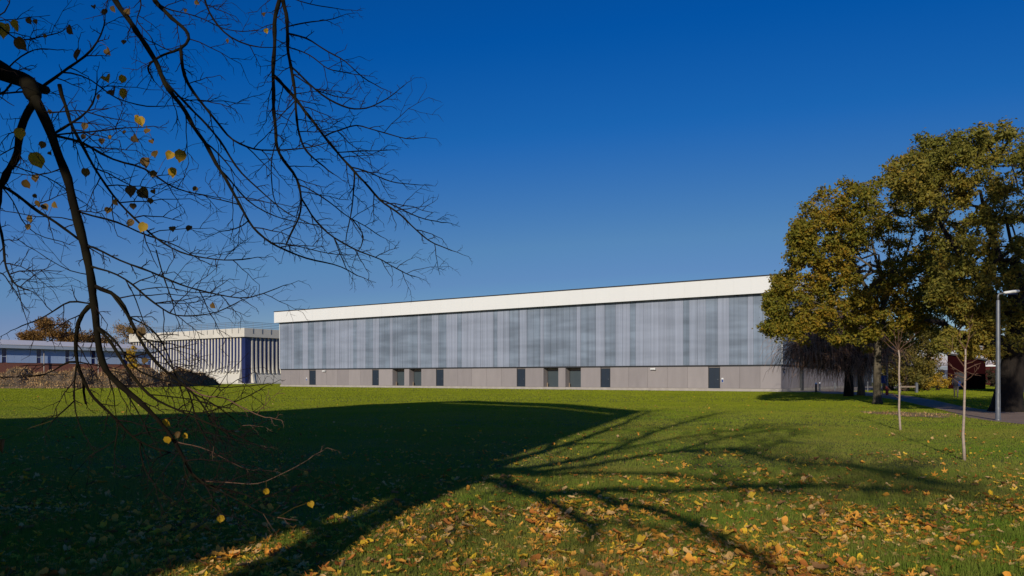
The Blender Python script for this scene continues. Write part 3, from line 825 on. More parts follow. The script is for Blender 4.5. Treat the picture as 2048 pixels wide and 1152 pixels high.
# great oak at the right edge
oak2 = [(1886,690,9),(1935,697,9),(1960,668,16),(1905,676,9),(1990,700,8),(1905,590,28),(1880,575,24),(1805,352,42),(1850,322,46),(1905,312,50),(1960,300,48),(2020,296,52),(2090,310,70),(1895,385,48),(1965,385,56),(2050,390,75),(1935,470,46),(2005,480,60),(2090,520,80),
        (1900,535,34),(1955,560,44),(2040,580,58),(1985,630,40),(2065,650,50),(1925,620,30),(2140,420,80),(2160,600,80),(1870,330,40),(1840,380,36), (1975,640,26)]
B2 = gnd(2014, 823)
Y = B2[1]
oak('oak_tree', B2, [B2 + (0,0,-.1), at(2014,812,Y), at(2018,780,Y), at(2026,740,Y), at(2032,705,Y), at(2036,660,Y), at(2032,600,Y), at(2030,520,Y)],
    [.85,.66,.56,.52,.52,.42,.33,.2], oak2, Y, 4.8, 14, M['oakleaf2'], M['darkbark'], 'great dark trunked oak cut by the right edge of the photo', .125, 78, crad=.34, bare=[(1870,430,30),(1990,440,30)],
    extra=[([at(2034,708,Y), at(2000,684,Y-.5), at(1965,678,Y-.8), at(1932,676,Y-1), at(1905,664,Y-1), at(1884,646,Y-1), at(1850,640,Y-.8)], [.42,.34,.3,.25,.2,.14,.06]),
           ([at(2036,640,Y), at(1985,590,Y-.4), at(1940,540,Y-.5), at(1900,480,Y), at(1870,430,Y)], [.26,.2,.16,.11,.06]),
           ([at(2034,600,Y), at(2000,520,Y+.5), at(1975,450,Y+.5), at(1960,380,Y+.5)], [.22,.17,.12,.06])])

# generic background tree
def bgtree(name, px, pybase, Y0, blobs, lmat, bark, label, leaf, nper, per=5, spread=1.5, tr=.2, group=None, cat='tree', crown='crown', tip=.02, rad=.6):
    base = np.array(((px - 1024) / F * Y0, Y0, 0.0))
    t = thing(name, base, 0, label, cat, group)
    T = [x - base for x in blob_targets(blobs, Y0, spread, per)]
    zt = max(x[2] for x in T)
    tm = MB(); h = zt * .45
    skeleton([(0,0,-.1), (.02,0,h*.3), (-.03,.05,h*.6), (.02,0,h)], [tr*1.25, tr, tr*.85, tr*.6], T, tm, tip_r=tip, k=5, max_r=tr*.5)
    tm.build('trunk', bark, t, smooth=True)
    if nper:
        cm = MB(); leafcloud(cm, T, rad, nper, leaf); cm.build(crown, lmat, t)
    return t
bgtree('oak_tree', 110, 770, 215, [(60,678,20),(85,665,24),(115,662,26),(95,648,14),(140,672,22),(160,682,20),(45,684,14),(120,690,22),(75,690,22)], M['brownleaf'], M['darkbark'], 'round russet brown tree behind the low blue building', .42, 80, 7, 4, .5, 'trees behind the blue building', rad=1.4)
bgtree('poplar_tree', 185, 770, 225, [(185,684,18),(205,680,16),(170,690,16)], M['brownleaf'], M['darkbark'], 'small brown tree between the taller trees behind the blue building', .42, 60, 6, 3, .4, 'trees behind the blue building', rad=1.2)
bgtree('bare_tree', 250, 770, 225, [(235,672,22),(262,664,24),(285,660,18),(245,655,14),(222,684,20),(275,680,20)], M['paletree'], M['darkbark'], 'thin leaved pale bronze tree beside the ribbed building', .35, 26, 7, 4, .4, 'trees behind the blue building', tip=.05, rad=1.4)
bgtree('conifer_tree', 266, 740, 138, [(266,712,8),(266,724,9),(265,702,5),(267,734,9)], M['yellowleaf'], M['darkbark'], 'narrow yellowing young tree at the end of the blue building', .3, 22, 5, .8, .12, rad=.5)
# right-hand background
bgtree('maple_tree', 1812, 780, 84, [(1800,690,34),(1835,672,34),(1780,720,24),(1815,725,28),(1850,705,26),(1862,660,24),(1795,655,26),(1850,738,24),(1830,755,20),(1785,745,24)], M['olive'], M['bark'], 'small olive tree with golden sprays behind the lit oak trunk', .22, 85, 7, 3, .3, rad=.8)
bgtree('poplar_tree', 1858, 775, 190, [(1858,712,14),(1862,695,12),(1854,730,14),(1868,722,12)], M['paletree'], M['darkbark'], 'pale golden poplar far behind the yellow shrubs', .45, 14, 6, 2, .3, 'far trees on the right', tip=.05, rad=1.2)
bgtree('poplar_tree', 1945, 775, 190, [(1940,700,18),(1958,690,18),(1930,712,14),(1972,705,16),(1950,672,12)], M['paletree'], M['darkbark'], 'pale golden poplar behind the dark red shed', .45, 14, 6, 3, .3, 'far trees on the right', tip=.05, rad=1.2)
bgtree('poplar_tree', 1992, 775, 180, [(1985,700,16),(2000,688,18),(1990,720,14)], M['paletree'], M['darkbark'], 'bronze poplar standing behind the lamp post', .45, 14, 6, 3, .3, 'far trees on the right', tip=.05, rad=1.2)
def shrub(px, Y0, blobs, lmat, label, leaf, nper, spread=.8, group=None):
    base = np.array(((px - 1024) / F * Y0, Y0, 0.0)); t = thing('shrub', base, 0, label, 'shrub', group)
    T = [x - base for x in blob_targets(blobs, Y0, spread, 6)]
    tm = MB()
    for x in T[::3]: tm.tube([(rnd.uniform(-.2,.2), rnd.uniform(-.2,.2), -.05), x * (.5,.5,.55), x], [.03,.02,.01], 4)
    tm.build('stem', M['darkbark'], t)
    cm = MB(); leafcloud(cm, [x for x in T if x[2] > .1], .4, nper, leaf); cm.build('foliage', lmat, t)
shrub(1852, 88, [(1848,758,15),(1855,765,12),(1838,768,10)], M['yellowleaf'], 'golden yellow shrub nearer the low rail', .16, 30)
shrub(1876, 90, [(1875,760,15),(1885,766,10),(1868,767,10)], M['yellowleaf'], 'golden yellow shrub nearer the dark red shed', .16, 28)
shrub(1858, 96, [(1850,743,14),(1870,742,13),(1836,746,12),(1822,752,14)], M['bushdark'], 'dark brown shrub behind the yellow shrubs', .2, 30, 1)
shrub(1800, 92, [(1800,752,18),(1780,756,15),(1816,760,14)], M['olive'], 'olive green shrub behind the low rail', .2, 36, 1)

bgtree('oak_tree', 2974, 800, 15, [(2600,-240,170),(2600,-470,190),(2850,-300,240),(3100,-300,270),(2850,-600,270),(3150,-620,270),(3350,-450,200),(2745,-20,75)], M['oakleaf2'], M['darkbark'], 'unseen oak added out of frame at right to shade the great oak trunk', .16, 130, 12, 1.5, .3, rad=.8)  # added shade caster; crown blobs placed to darken the great oak trunk and grass
shrub(1985, 122, [(1972,750,12),(1990,752,13),(2002,748,12),(1980,760,12),(1996,764,12)], M['bushdark'], 'dark shrub between the dark red shed and the great oak trunk', .2, 34, 1)
# bare weeping tree in front of the hall's end wall
Yw = 62.0
base = np.array(((1697 - 1024) / F * Yw, Yw, 0.0))
weep = thing('weeping_tree', base, 0, 'bare red brown weeping tree with hanging twigs before the hall end wall', 'tree')
T = [x - base for x in blob_targets([(1640,650,34),(1620,690,26),(1680,640,40),(1660,690,34),(1720,650,38),(1700,690,34),(1745,690,26),(1625,660,26),(1605,700,16),(1640,705,24),(1672,712,20),(1722,712,22),(1755,702,22),(1690,660,40)], Yw, 3, 5)]
tm = MB(); skeleton([(0,0,-.1),(.05,0,1.5),(-.05,0,2.6),(.1,0,3.8),(0,0,4.8)], [.42,.33,.29,.26,.2], T, tm, tip_r=.022, k=5, max_r=.14)
tm.build('trunk', M['darkbark'], weep, smooth=True)
cm = MB()
for x in T:
    for _ in range(34):
        d = rng.normal(0, 1, 3) * (.75,.75,.25); L_ = rnd.uniform(.8, 2.0)
        p0 = x + rng.normal(0, .3, 3); p1 = p0 + d * .5 * L_ + (0,0,.1); p2 = p1 + d * .35 * L_ + (0,0,-.4 * L_); p3 = p2 + (d[0]*.15, d[1]*.15, -.45*L_)
        cm.tube([p0, p1, p2, p3], [.017,.014,.011,.007], 3, 0 if rnd.random() < .8 else 1, cap=False)
cm.build('crown', [M['redtwig'], M['twig']], weep)
# second, darker trunk beside it
bgtree('ash_tree', 1722, 790, 64, [(1722,690,26),(1745,672,26),(1740,705,22),(1765,690,24)], M['bushdark'], M['bark'], 'slim dark tree between the weeping tree and the lit oak trunk', .2, 22, 6, 2.5, .28, rad=.7)
bgtree('ash_tree', 1776, 790, 92, [(1776,700,22),(1790,690,22),(1765,715,18)], M['olive'], M['bark'], 'leaning brown trunked tree right of the lit oak trunk', .2, 22, 6, 2.5, .55, rad=.7)

# saplings: pale staked-straight stems with a few bare twigs
def sapling(base, stem_px, Y0, twigs_px, label, r0, r1):
    t = thing('sapling', base, 0, label, 'sapling', 'bare saplings on the lawn')
    tm = MB(); pts = [at(a, c, Y0) - base for a, c in stem_px]
    pts[0][2] = -.03
    tm.tube(pts, np.linspace(r0, r1, len(pts)), 8); tm.build('trunk', M['paleTwig'], t, smooth=True)
    cm = MB()
    for tw in twigs_px:
        dy = rnd.uniform(-.12, .12)
        p = [at(a, c, Y0 + dy * i) - base for i, (a, c) in enumerate(tw)]
        cm.tube(p, np.linspace(.011, .004, len(p)), 5)
        for i in range(1, len(p)):
            for s in (-1, 1):
                if rnd.random() < .55:
                    d = p[i] - p[i-1]; d = d / (np.linalg.norm(d)+1e-6)
                    q = p[i] + np.array((d[0] + s*.5*d[2], rnd.uniform(-.4,.4), d[2] - s*.3*d[0] + .2)) * rnd.uniform(.08, .22)
                    cm.tube([p[i], (p[i]+q)/2 + rng.normal(0,.01,3), q], [.005,.004,.0025], 4)
    cm.build('crown', M['sapTwig'], t)
    return t
S1 = gnd(1801, 861)
sapling(S1, [(1801,861),(1800,850),(1798,815),(1799,780),(1798,745),(1799,715),(1797,700)], S1[1],
    [[(1797,702),(1785,688),(1772,675),(1768,667)],[(1797,702),(1796,685),(1797,668),(1795,655)],[(1797,702),(1806,692),(1818,683),(1828,672)],[(1798,703),(1792,688),(1790,672),(1788,660)],[(1798,704),(1808,698),(1820,692),(1830,684)],
     [(1799,716),(1792,710),(1790,702)],[(1798,772),(1806,768),(1810,760)],[(1798,776),(1808,780),(1812,776)],[(1798,797),(1788,790),(1785,784)],[(1797,700),(1801,682),(1803,668),(1804,658)],[(1796,704),(1780,694),(1770,684)]],
    'farther bare sapling with a fan of red brown twigs on top', .035, .02)
S2 = gnd(1929, 921)
sap2 = sapling(S2, [(1929,921),(1928,900),(1926,868),(1928,830),(1929,790),(1930,750),(1931,715),(1931,698)], S2[1],
    [[(1930,735),(1920,722),(1909,706),(1905,696)],[(1930,748),(1918,742),(1905,734),(1896,727)],[(1930,756),(1918,752),(1910,748)],[(1928,776),(1920,768),(1908,758)],[(1930,762),(1942,754),(1950,745),(1956,738)],[(1930,742),(1944,748),(1950,750)],[(1931,728),(1944,724),(1958,716)],[(1931,700),(1937,680),(1940,660),(1938,648)],[(1931,700),(1920,684),(1914,676)], [(1930,740),(1946,732),(1962,726)]],
    'nearer bare sapling with pale stem and few side twigs', .03, .014)
cm = MB()
for a, c in ((1944,726),(1930,712),(1917,681),(1940,682)):
    p = at(a, c, S2[1] + rnd.uniform(-.1,.1)) - S2; cm.add(variants[8][0] * .03 + p, variants[8][1])
cm.build('leaves', M['limeleaf'], sap2)

# ------------------------------------------------------------------ the lime tree standing left of the camera: trunk out of frame, boughs hanging in
lime = thing('lime_tree', (-3.3, -.3, 0), 0, 'nearly leafless lime tree whose dark twiggy boughs hang into the left', 'tree')
LB = np.array((-3.3, -.3, 0))
TR = [
 # px polyline, thickness px start/end, bough
 ([(-70,85),(0,135),(45,165),(70,195)], 40, 30, 'a'),
 ([(45,165),(83,173),(92,180)], 26, 16, 'a'),
 ([(70,195),(85,228),(105,270),(125,335),(150,400),(160,440),(172,490),(180,550),(185,610),(188,650),(197,700),(212,741),(222,760),(250,779),(281,800),(300,819),(312,841),(331,860),(350,885),(369,919),(378,950),(391,971),(432,971),(478,987)], 22, 4, 'a'),
 ([(65,200),(52,240),(40,275),(22,330),(0,372),(-30,420)], 17, 12, 'a'),
 ([(5,368),(62,412),(125,454),(158,479)], 8, 5, 'a'),
 ([(0,372),(-4,430),(6,480),(8,530),(30,570),(55,580)], 7, 3, 'a'),
 ([(119,169),(125,192),(142,242),(167,292),(187,337),(225,392),(267,437),(308,479),(360,505),(430,520),(500,517)], 8, 2.5, 'a'),
 ([(185,566),(225,582),(250,607),(256,635),(272,663),(290,697),(315,729),(337,750),(369,772),(387,785),(412,819),(430,850),(470,880)], 9, 3, 'a'),
 ([(176,530),(220,545),(250,560),(281,585),(309,607),(328,622),(353,633),(387,633),(437,625),(469,608)], 5, 2.2, 'a'),
 ([(172,490),(240,520),(300,545),(344,560),(375,576),(419,587),(462,594),(500,597),(531,588),(553,577)], 5, 2, 'a'),
 ([(183,600),(159,622),(153,647),(148,685),(153,722),(166,760),(184,797),(200,810),(231,838),(250,860),(278,885),(312,900),(340,905)], 10, 3, 'a'),
 ([(188,644),(203,657),(225,691),(250,729),(272,760),(297,791),(328,813),(359,819),(391,832),(422,847),(453,860),(500,885)], 8, 3, 'a'),
 ([(180,600),(140,599),(116,613),(94,632),(56,650),(22,661)], 4, 2, 'a'),
 ([(150,720),(137,716),(125,729),(116,741),(87,752),(47,750)], 5, 2.2, 'a'),
 ([(153,722),(150,760),(150,804),(147,825),(153,847),(169,870)], 4.5, 2, 'a'),
 ([(163,755),(166,780),(172,807)], 7, 5, 'a'),
 ([(150,804),(128,816),(122,832),(106,841)], 3.5, 2, 'a'),
 ([(369,772),(403,794),(447,791),(475,810),(500,819),(531,835)], 4, 2, 'a'),
 ([(359,819),(406,829),(462,807),(519,780)], 3.5, 2, 'a'),
 ([(422,847),(447,851),(469,869),(506,887)], 3, 1.8, 'a'),
 ([(350,885),(421,897),(452,920),(493,943),(524,941)], 2.8, 1.4, 'a'),
 ([(391,971),(457,966),(514,971),(565,948),(617,919)], 2.2, 1.2, 'a'),
 ([(378,950),(430,980),(483,1005),(514,1023),(555,1035)], 4, 2, 'a'),
 ([(231,838),(234,880),(229,900)], 3.5, 2, 'a'),
 ([(278,885),(285,930),(300,960),(330,990)], 3.5, 2, 'a'),
 ([(369,919),(372,950),(395,990),(420,1010)], 3, 1.8, 'a'),
 ([(105,270),(167,267),(233,260),(292,254)], 4.5, 2, 'a'),
 ([(110,275),(167,283),(200,308),(250,329),(287,333),(308,354),(333,373),(375,383),(429,394)], 6, 2.2, 'a'),
 ([(88,167),(137,133),(183,100),(204,71),(210,38)], 7, 2.5, 'a'),
 ([(103,262),(146,246),(179,225),(194,192),(194,154)], 6, 2.5, 'a'),
 ([(130,140),(183,154),(217,192),(292,215),(333,212)], 3.5, 2, 'a'),
 ([(156,417),(187,433),(233,442),(271,462),(312,479),(360,492),(400,520)], 5, 2.2, 'a'),
 ([(10,140),(40,110),(70,95),(115,100)], 4, 2, 'a'),
 ([(30,160),(10,185),(-20,190)], 5, 4, 'a'),
 ([(20,330),(60,345),(110,360),(160,400)], 3, 2, 'a'),
 ([(125,335),(90,350),(50,352),(20,345)], 3, 1.8, 'a'),
 ([(80,215),(120,225),(170,222),(230,238)], 3.5, 2, 'a'),
 ([(-40,40),(10,30),(25,10),(20,-20)], 3, 2, 'a'),
 ([(-60,20),(-10,45),(40,85),(90,70),(125,62)], 4, 2, 'a'),
 ([(-50,195),(30,182),(70,185)], 4, 4, 'a'),
 ([(-40,765),(0,752),(40,757),(75,752)], 3, 1.6, 'a'),
 ([(188,644),(215,665),(245,700),(262,735),(300,752),(340,768),(372,774)], 5, 3, 'a'),
 ([(225,582),(252,625),(270,660),(318,700),(345,735),(365,765),(400,772),(445,776),(500,772)], 5, 2, 'a'),
 ([(312,500),(330,560),(345,600),(352,633)], 3, 2, 'a'),
 ([(256,635),(300,650),(330,690),(345,730),(362,780),(370,812)], 4, 2, 'a'),
 ([(250,779),(268,815),(290,840),(300,870)], 3, 2, 'a'),
 ([(297,791),(330,790),(360,798),(395,800),(425,812)], 3, 2, 'a'),
 ([(337,750),(360,740),(395,748),(430,742)], 3, 1.8, 'a'),
 ([(369,772),(385,810),(392,850),(410,880),(440,905)], 4, 2, 'a'),
 ([(387,785),(420,800),(455,830),(500,862)], 3.5, 1.8, 'a'),
 ([(212,741),(230,790),(232,830)], 3, 1.8, 'a'),
 ([(345,900),(310,915),(300,940)], 3, 1.8, 'a'),
 ([(309,607),(340,600),(375,608),(410,600),(430,590)], 2.5, 1.6, 'a'),
 ([(281,585),(330,572),(370,585),(400,585)], 2.5, 1.6, 'a'),
 ([(250,560),(275,600),(285,640),(300,665)], 2.5, 1.6, 'a'),
 ([(0,372),(30,400),(40,440),(70,470),(110,480)], 3, 1.8, 'a'),
 ([(160,440),(120,430),(70,440),(30,425)], 3, 1.8, 'a'),
 ([(180,550),(140,545),(100,520),(70,500)], 2.5, 1.6, 'a'),
 ([(-30,540),(10,545),(25,575),(40,600)], 3, 1.8, 'a'),
 # bough coming down from the top
 ([(205,-50),(231,0),(250,30),(292,92),(320,150),(358,208),(408,283),(440,340),(458,367),(480,408),(495,443),(541,486),(596,511),(667,526),(714,551)], 13, 2, 'b'),
 ([(300,-14),(308,0),(338,33),(371,58),(383,77),(362,100),(317,112),(290,137),(308,162)], 10, 3, 'c'),
 ([(364,98),(360,104),(375,167),(400,204),(437,246),(454,271),(480,290),(505,300),(556,301),(606,297),(649,287)], 8, 2, 'c'),
 ([(330,150),(355,190),(390,225),(440,280),(470,330),(500,360),(540,400),(575,430),(620,448)], 6, 2, 'b'),
 ([(408,283),(450,320),(470,350)], 4, 2, 'b'),
 ([(440,340),(470,365),(490,400),(530,425),(570,440),(640,450)], 4, 2, 'b'),
 ([(495,443),(470,460),(440,463)], 3, 1.8, 'b'),
 ([(480,408),(440,402),(405,390)], 3, 1.8, 'b'),
 ([(541,486),(590,490),(640,505),(690,510)], 3, 1.6, 'b'),
 ([(400,-40),(412,10),(425,40),(458,75),(480,85),(520,98),(545,95)], 5, 2, 'c'),
 ([(310,0),(330,20),(390,30),(450,60),(500,62)], 3, 1.8, 'c'),
 ([(270,-30),(285,10),(270,40),(300,70),(320,110)], 3, 1.8, 'c'),
 # bough with the long right-hand fans
 ([(562,-40),(558,0),(548,50),(547,151),(548,227),(553,282),(566,322),(596,358),(604,398),(601,438),(576,473),(572,490)], 10, 3, 'd'),
 ([(603,395),(631,443),(667,476),(712,499),(762,519),(803,544),(830,553)], 4.5, 1.8, 'd'),
 ([(667,476),(687,519),(692,536)], 3, 1.8, 'd'),
 ([(551,152),(586,191),(616,232),(657,282),(692,327),(727,363),(757,398),(803,433),(843,469),(868,489),(903,501)], 8, 2, 'd'),
 ([(757,398),(823,428),(863,441),(893,445)], 3.5, 1.8, 'd'),
 ([(560,-45),(566,0),(578,40),(575,91),(584,146),(591,201),(594,252),(606,297),(631,317),(667,348)], 10, 2.5, 'd'),
 ([(582,139),(616,166),(657,201),(697,217),(732,219),(772,201),(808,171)], 5, 1.8, 'd'),
 ([(576,65),(611,75),(657,106),(692,121),(722,156),(762,176)], 4, 1.8, 'd'),
 ([(645,268),(712,247),(752,262),(813,280),(838,276)], 3.5, 1.6, 'd'),
 ([(672,303),(742,302),(777,300)], 3, 1.6, 'd'),
 ([(702,338),(747,348),(782,368),(840,370)], 3.5, 1.6, 'd'),
 ([(705,342),(707,403),(697,453),(692,479)], 4, 1.8, 'd'),
 ([(600,362),(611,373),(657,403),(702,438),(742,458),(762,473)], 3.5, 1.8, 'd'),
 ([(706,430),(730,463),(727,494),(712,509)], 3, 1.8, 'd'),
 ([(553,282),(540,330),(545,390),(558,420)], 3, 1.8, 'd'),
 ([(568,50),(610,45),(650,42),(682,32)], 3, 1.8, 'd'),
 ([(575,91),(620,110),(655,140),(690,145),(720,150)], 3, 1.8, 'd'),
 ([(591,201),(560,230),(545,255)], 2.5, 1.8, 'd'),
 ([(585,150),(630,180),(660,190),(690,195)], 3, 1.6, 'd'),
 ([(575,-20),(600,5),(640,12),(690,20)], 3, 1.6, 'd'),
]
done3 = []
boughs = {q: MB() for q in 'abcd'}
twm = {q: MB() for q in 'abcd'}
def densify(p, r, step):
    P_, R_ = [], []
    for i in range(len(p) - 1):
        a, c = p[i], p[i+1]; n = max(1, int(np.linalg.norm(c - a) / step))
        for q in range(n):
            f = q / n
            P_.append(a + (c - a) * f); R_.append(r[i] + (r[i+1] - r[i]) * f)
    P_.append(p[-1]); R_.append(r[-1])
    return np.array(P_), np.array(R_)
def smooth3(p):
    q = p.copy(); q[1:-1] = .25*p[:-2] + .5*p[1:-1] + .25*p[2:]; return q
lit_tips = []
def twig(mb, p, d, L, r, lev, mi=0):
    n = 3 if L < .14 else 5; pts = [p]; d = d / np.linalg.norm(d)
    sgn = 1
    curl = rnd.uniform(-.25, .45)
    for i in range(n):
        sgn = -sgn
        d = d + np.array((sgn * .16 * d[2], rnd.uniform(-.1,.1), -sgn * .16 * d[0])) + rng.normal(0, .05, 3) + np.array((.05, 0, curl * .12 - .05))
        d = d / np.linalg.norm(d); pts.append(pts[-1] + d * L / n)
        if lev < 2 and rnd.random() < .75:
            s = sgn if rnd.random() < .8 else -sgn
            a = R(rnd.uniform(32, 62)) * s
            e = np.array((d[0]*math.cos(a) - d[2]*math.sin(a), d[1] + rnd.uniform(-.45,.45), d[0]*math.sin(a) + d[2]*math.cos(a)))
            twig(mb, pts[-1], e, L * rnd.uniform(.22, .55), r * .7, lev + 1, mi)
    mb.tube(pts, np.linspace(r, r * .45, len(pts)), 3 if lev else 4, mi, cap=False)
DEPTH0 = {'a': 4.0, 'b': 4.4, 'c': 4.9, 'd': 5.2}
for pts, w0, w1, bg_ in TR:
    p0 = np.array(pts[0]); best = None
    for (q, dd, g_) in done3:
        if g_ != bg_: continue
        e = np.hypot(*(q - p0))
        if e < 14 and (best is None or e < best[0]): best = (e, dd, q)
    if best: d0 = best[1]
    else: d0 = DEPTH0[bg_] + rnd.uniform(-.15, .15)
    n = len(pts); drift = rnd.uniform(-.55, .55) * min(1, n / 6)
    dep = d0 + drift * np.linspace(0, 1, n) ** 1.2
    if best: pts = [tuple(best[2])] + list(pts[1:])
    p3 = np.array([at(a, c, d) for (a, c), d in zip(pts, dep)])
    r3 = np.linspace(w0, w1, n) * .46 * dep / F
    P_, R_ = densify(p3, r3, .045)
    P_ = smooth3(smooth3(P_)); nz = rng.normal(0, 1, P_.shape); nz = smooth3(smooth3(nz)); P_[1:-1] += nz[1:-1] * np.minimum(.012, .004 + R_[1:-1,None]*.25)
    R2 = R_ * (1 + .12 * rng.normal(0, 1, len(R_)).clip(-1, 1.5))
    boughs[bg_].tube(P_ - LB, R2, 8 if w0 > 8 else 5, 1 if bg_ == 'a' and (pts[-1][0] > 600 or pts[-1] in ((524,941),(506,887),(531,835))) and pts[-1][1] > 800 else 0)  # second material paints a sunlit look on the low tips
    for k_ in range(len(P_)):
        done3.append((np.array((1024 + F*P_[k_][0]/P_[k_][1], HZ - F*(P_[k_][2]-EYE)/P_[k_][1])), P_[k_][1], bg_))
    # side twigs
    step = 1 if bg_ == 'd' or rnd.random() < .5 else 2; side = 1
    pale = bg_ == 'a' and pts[-1][0] > 430 and pts[-1][1] > 830 and w0 <= 4  # these twigs take the paler colour that stands for sunlight
    for k_ in range(2, len(P_) - 1, step):
        if R_[k_] > .022 and rnd.random() < .75: continue
        if rnd.random() < (.08 if bg_ == 'a' else .22): continue
        side = -side
        d = P_[k_+1] - P_[k_-1]; d /= np.linalg.norm(d) + 1e-9
        a = R(rnd.uniform(30, 70)) * side
        e = np.array((d[0]*math.cos(a) - d[2]*math.sin(a), d[1]*.5 + rnd.uniform(-.6,.6), d[0]*math.sin(a) + d[2]*math.cos(a)))
        L_ = rnd.choice([.05, .08, .12, .2, .32]) * rnd.uniform(.7, 1.3) * (1.0 if w0 > 3.2 else .75)
        if e[2] < -.4: L_ *= .7
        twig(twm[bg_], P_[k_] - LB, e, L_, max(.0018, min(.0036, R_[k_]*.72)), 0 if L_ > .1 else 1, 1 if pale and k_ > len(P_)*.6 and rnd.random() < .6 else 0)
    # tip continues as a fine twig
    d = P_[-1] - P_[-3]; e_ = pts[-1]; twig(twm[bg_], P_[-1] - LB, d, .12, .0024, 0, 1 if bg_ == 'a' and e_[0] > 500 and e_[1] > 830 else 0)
for q in 'abcd':
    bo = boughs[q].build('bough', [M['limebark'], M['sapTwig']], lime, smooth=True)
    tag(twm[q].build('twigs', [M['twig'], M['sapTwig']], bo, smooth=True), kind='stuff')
# trunk and overhead limbs; these also throw the branching shadow across the lawn
tk = MB()
fork = unshadow(960, 938, 5.0)
tr_pts = [LB + (0,0,-.1)] + [unshadow(a, c, h) for a, c, h in ((560,1141,2.47),(690,1072,3.2),(800,1015,3.9),(890,968,4.5),(960,938,5.05))]
tr_pts[1] = tr_pts[1] * .5 + np.array((-3.45,-.3,1.6)) * .5
tk.tube(np.array(tr_pts) - LB, [.42,.31,.28,.27,.26,.25], 12)
SH = [
 ([(960,938,5.0),(1086,905,5.8),(1174,876,6.8),(1250,846,8.4),(1300,822,10.5)], .17, .05),
 ([(960,938,5.0),(1027,940,5.4),(1145,925,6.2),(1221,903,7.2),(1290,872,8.5),(1370,845,10.2),(1430,828,12)], .15, .04),
 ([(960,938,5.0),(1086,947,5.3),(1262,918,6.2),(1350,903,7),(1449,898,7.8),(1525,900,8.5),(1590,870,9.6)], .12, .03),
 ([(940,948,4.8),(1086,992,5.0),(1203,983,5.3),(1350,983,5.7),(1555,971,6.4),(1695,977,7),(1850,985,7.5)], .12, .035),
 ([(1040,975,4.9),(1115,1012,5.1),(1156,1035,5.3),(1191,1059,5.5),(1197,1076,5.7)], .08, .05),
 ([(1156,1035,5.3),(1291,1062,5.7),(1400,1058,6.2)], .05, .03),
 ([(960,940,5.0),(1086,953,5.3),(1309,947,6),(1438,965,6.6),(1560,985,7.2)], .09, .03),
 ([(1140,985,5.2),(1291,1018,5.5),(1367,1041,5.8),(1438,1076,6.1),(1496,1106,6.4),(1543,1140,6.7)], .09, .05),
 ([(1449,898,7.8),(1613,930,8.2),(1695,930,8.8),(1800,950,9.3),(1900,970,9.8)], .07, .025),
 ([(1350,903,7),(1430,880,8.2),(1520,866,9.2),(1600,850,10.4)], .07, .02),
 ([(1221,903,7.2),(1330,880,8.4),(1430,868,9.4),(1520,850,10.5)], .07, .02),
 ([(1086,905,5.8),(1130,870,7.4),(1180,842,9.2)], .09, .03),
 ([(900,962,4.6),(860,925,5.8),(830,890,7.2),(820,860,8.8)], .12, .04),
 ([(840,990,4.2),(760,965,5.2),(700,930,6.2),(640,900,7.4)], .11, .04),
 ([(700,1066,3.3),(620,1050,4.2),(520,1010,5),(420,970,6)], .1, .04),
]
def stwig(mb, p, d, L, r, lev):
    n = 4; pts = [p]; d = d / np.linalg.norm(d)
    for i in range(n):
        d = d + rng.normal(0, .16, 3); d /= np.linalg.norm(d); pts.append(pts[-1] + d * L / n)
        if lev < 1 and rnd.random() < .8:
            e = d + rng.normal(0, .6, 3); stwig(mb, pts[-1], e, L * rnd.uniform(.35,.65), r * .55, lev + 1)
    mb.tube(pts, np.linspace(r, r * .3, len(pts)), 4, cap=False)
def visible(p):
    if p[1] < .2: return False
    a = 1024 + F*p[0]/p[1]; c = HZ - F*(p[2]-EYE)/p[1]
    return -120 < a < 2168 and -120 < c < 1280
cr = MB()
for pts, r0, r1 in SH:
    p3 = np.array([unshadow(*q) for q in pts]); rr = np.linspace(r0, r1, len(p3))
    P_, R_ = densify(p3, rr, .3); P_ = smooth3(P_); P_[1:-1] += rng.normal(0, .03, P_[1:-1].shape)
    tk.tube(P_ - LB, R_, 8)
    for k_ in range(3, len(P_)):
        if visible(P_[k_]): continue
        for _ in range(rnd.choice([0,0,1]) if P_[k_][2] < 6.5 else 3):
            d = P_[k_] - P_[k_-1]; d = d / np.linalg.norm(d) + rng.normal(0, .7, 3)
            end = P_[k_] + d / np.linalg.norm(d) * 2.4
            if visible(end) or visible((end + P_[k_]) / 2): continue
            stwig(cr, P_[k_] - LB, d, rnd.uniform(.7, 1.9), .022, 0)
# limbs that carry the boughs seen in the picture
def limb(pts, r0, r1): 
    P_, R_ = densify(np.array(pts, float), np.linspace(r0, r1, len(pts)), .25); P_ = smooth3(smooth3(P_)); tk.tube(P_ - LB, R_, 8)
sa = at(-70, 85, 4.0)
limb([tr_pts[2], (-3.6, 1.6, 3.9), (-3.2, 3.0, 3.75), sa + (-.15,-.15,.1), sa], .13, .055)
limb([tr_pts[4], (-3.9, 1.2, 5.2), (-3.3, 3.0, 5.5), (-2.6, 4.2, 5.2), (-1.9, 5.0, 4.95), (-1.3, 5.4, 4.75)], .13, .045)
for px_, py_, d_, s in ((205,-50,4.4,(-2.75,4.0,5.25)), (300,-14,4.9,(-2.5,4.35,5.15)), (400,-40,4.9,(-2.1,4.8,5.0)), (562,-40,5.2,(-1.7,5.15,4.87)), (560,-45,5.2,(-1.55,5.25,4.8))):
    e = at(px_, py_, d_); limb([s, (np.array(s) + e) / 2 + (.03, .03, .05), e], .03, 11 * .5 * d_ / F)
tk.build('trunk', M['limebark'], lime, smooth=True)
cr.build('crown', M['twig'], lime)
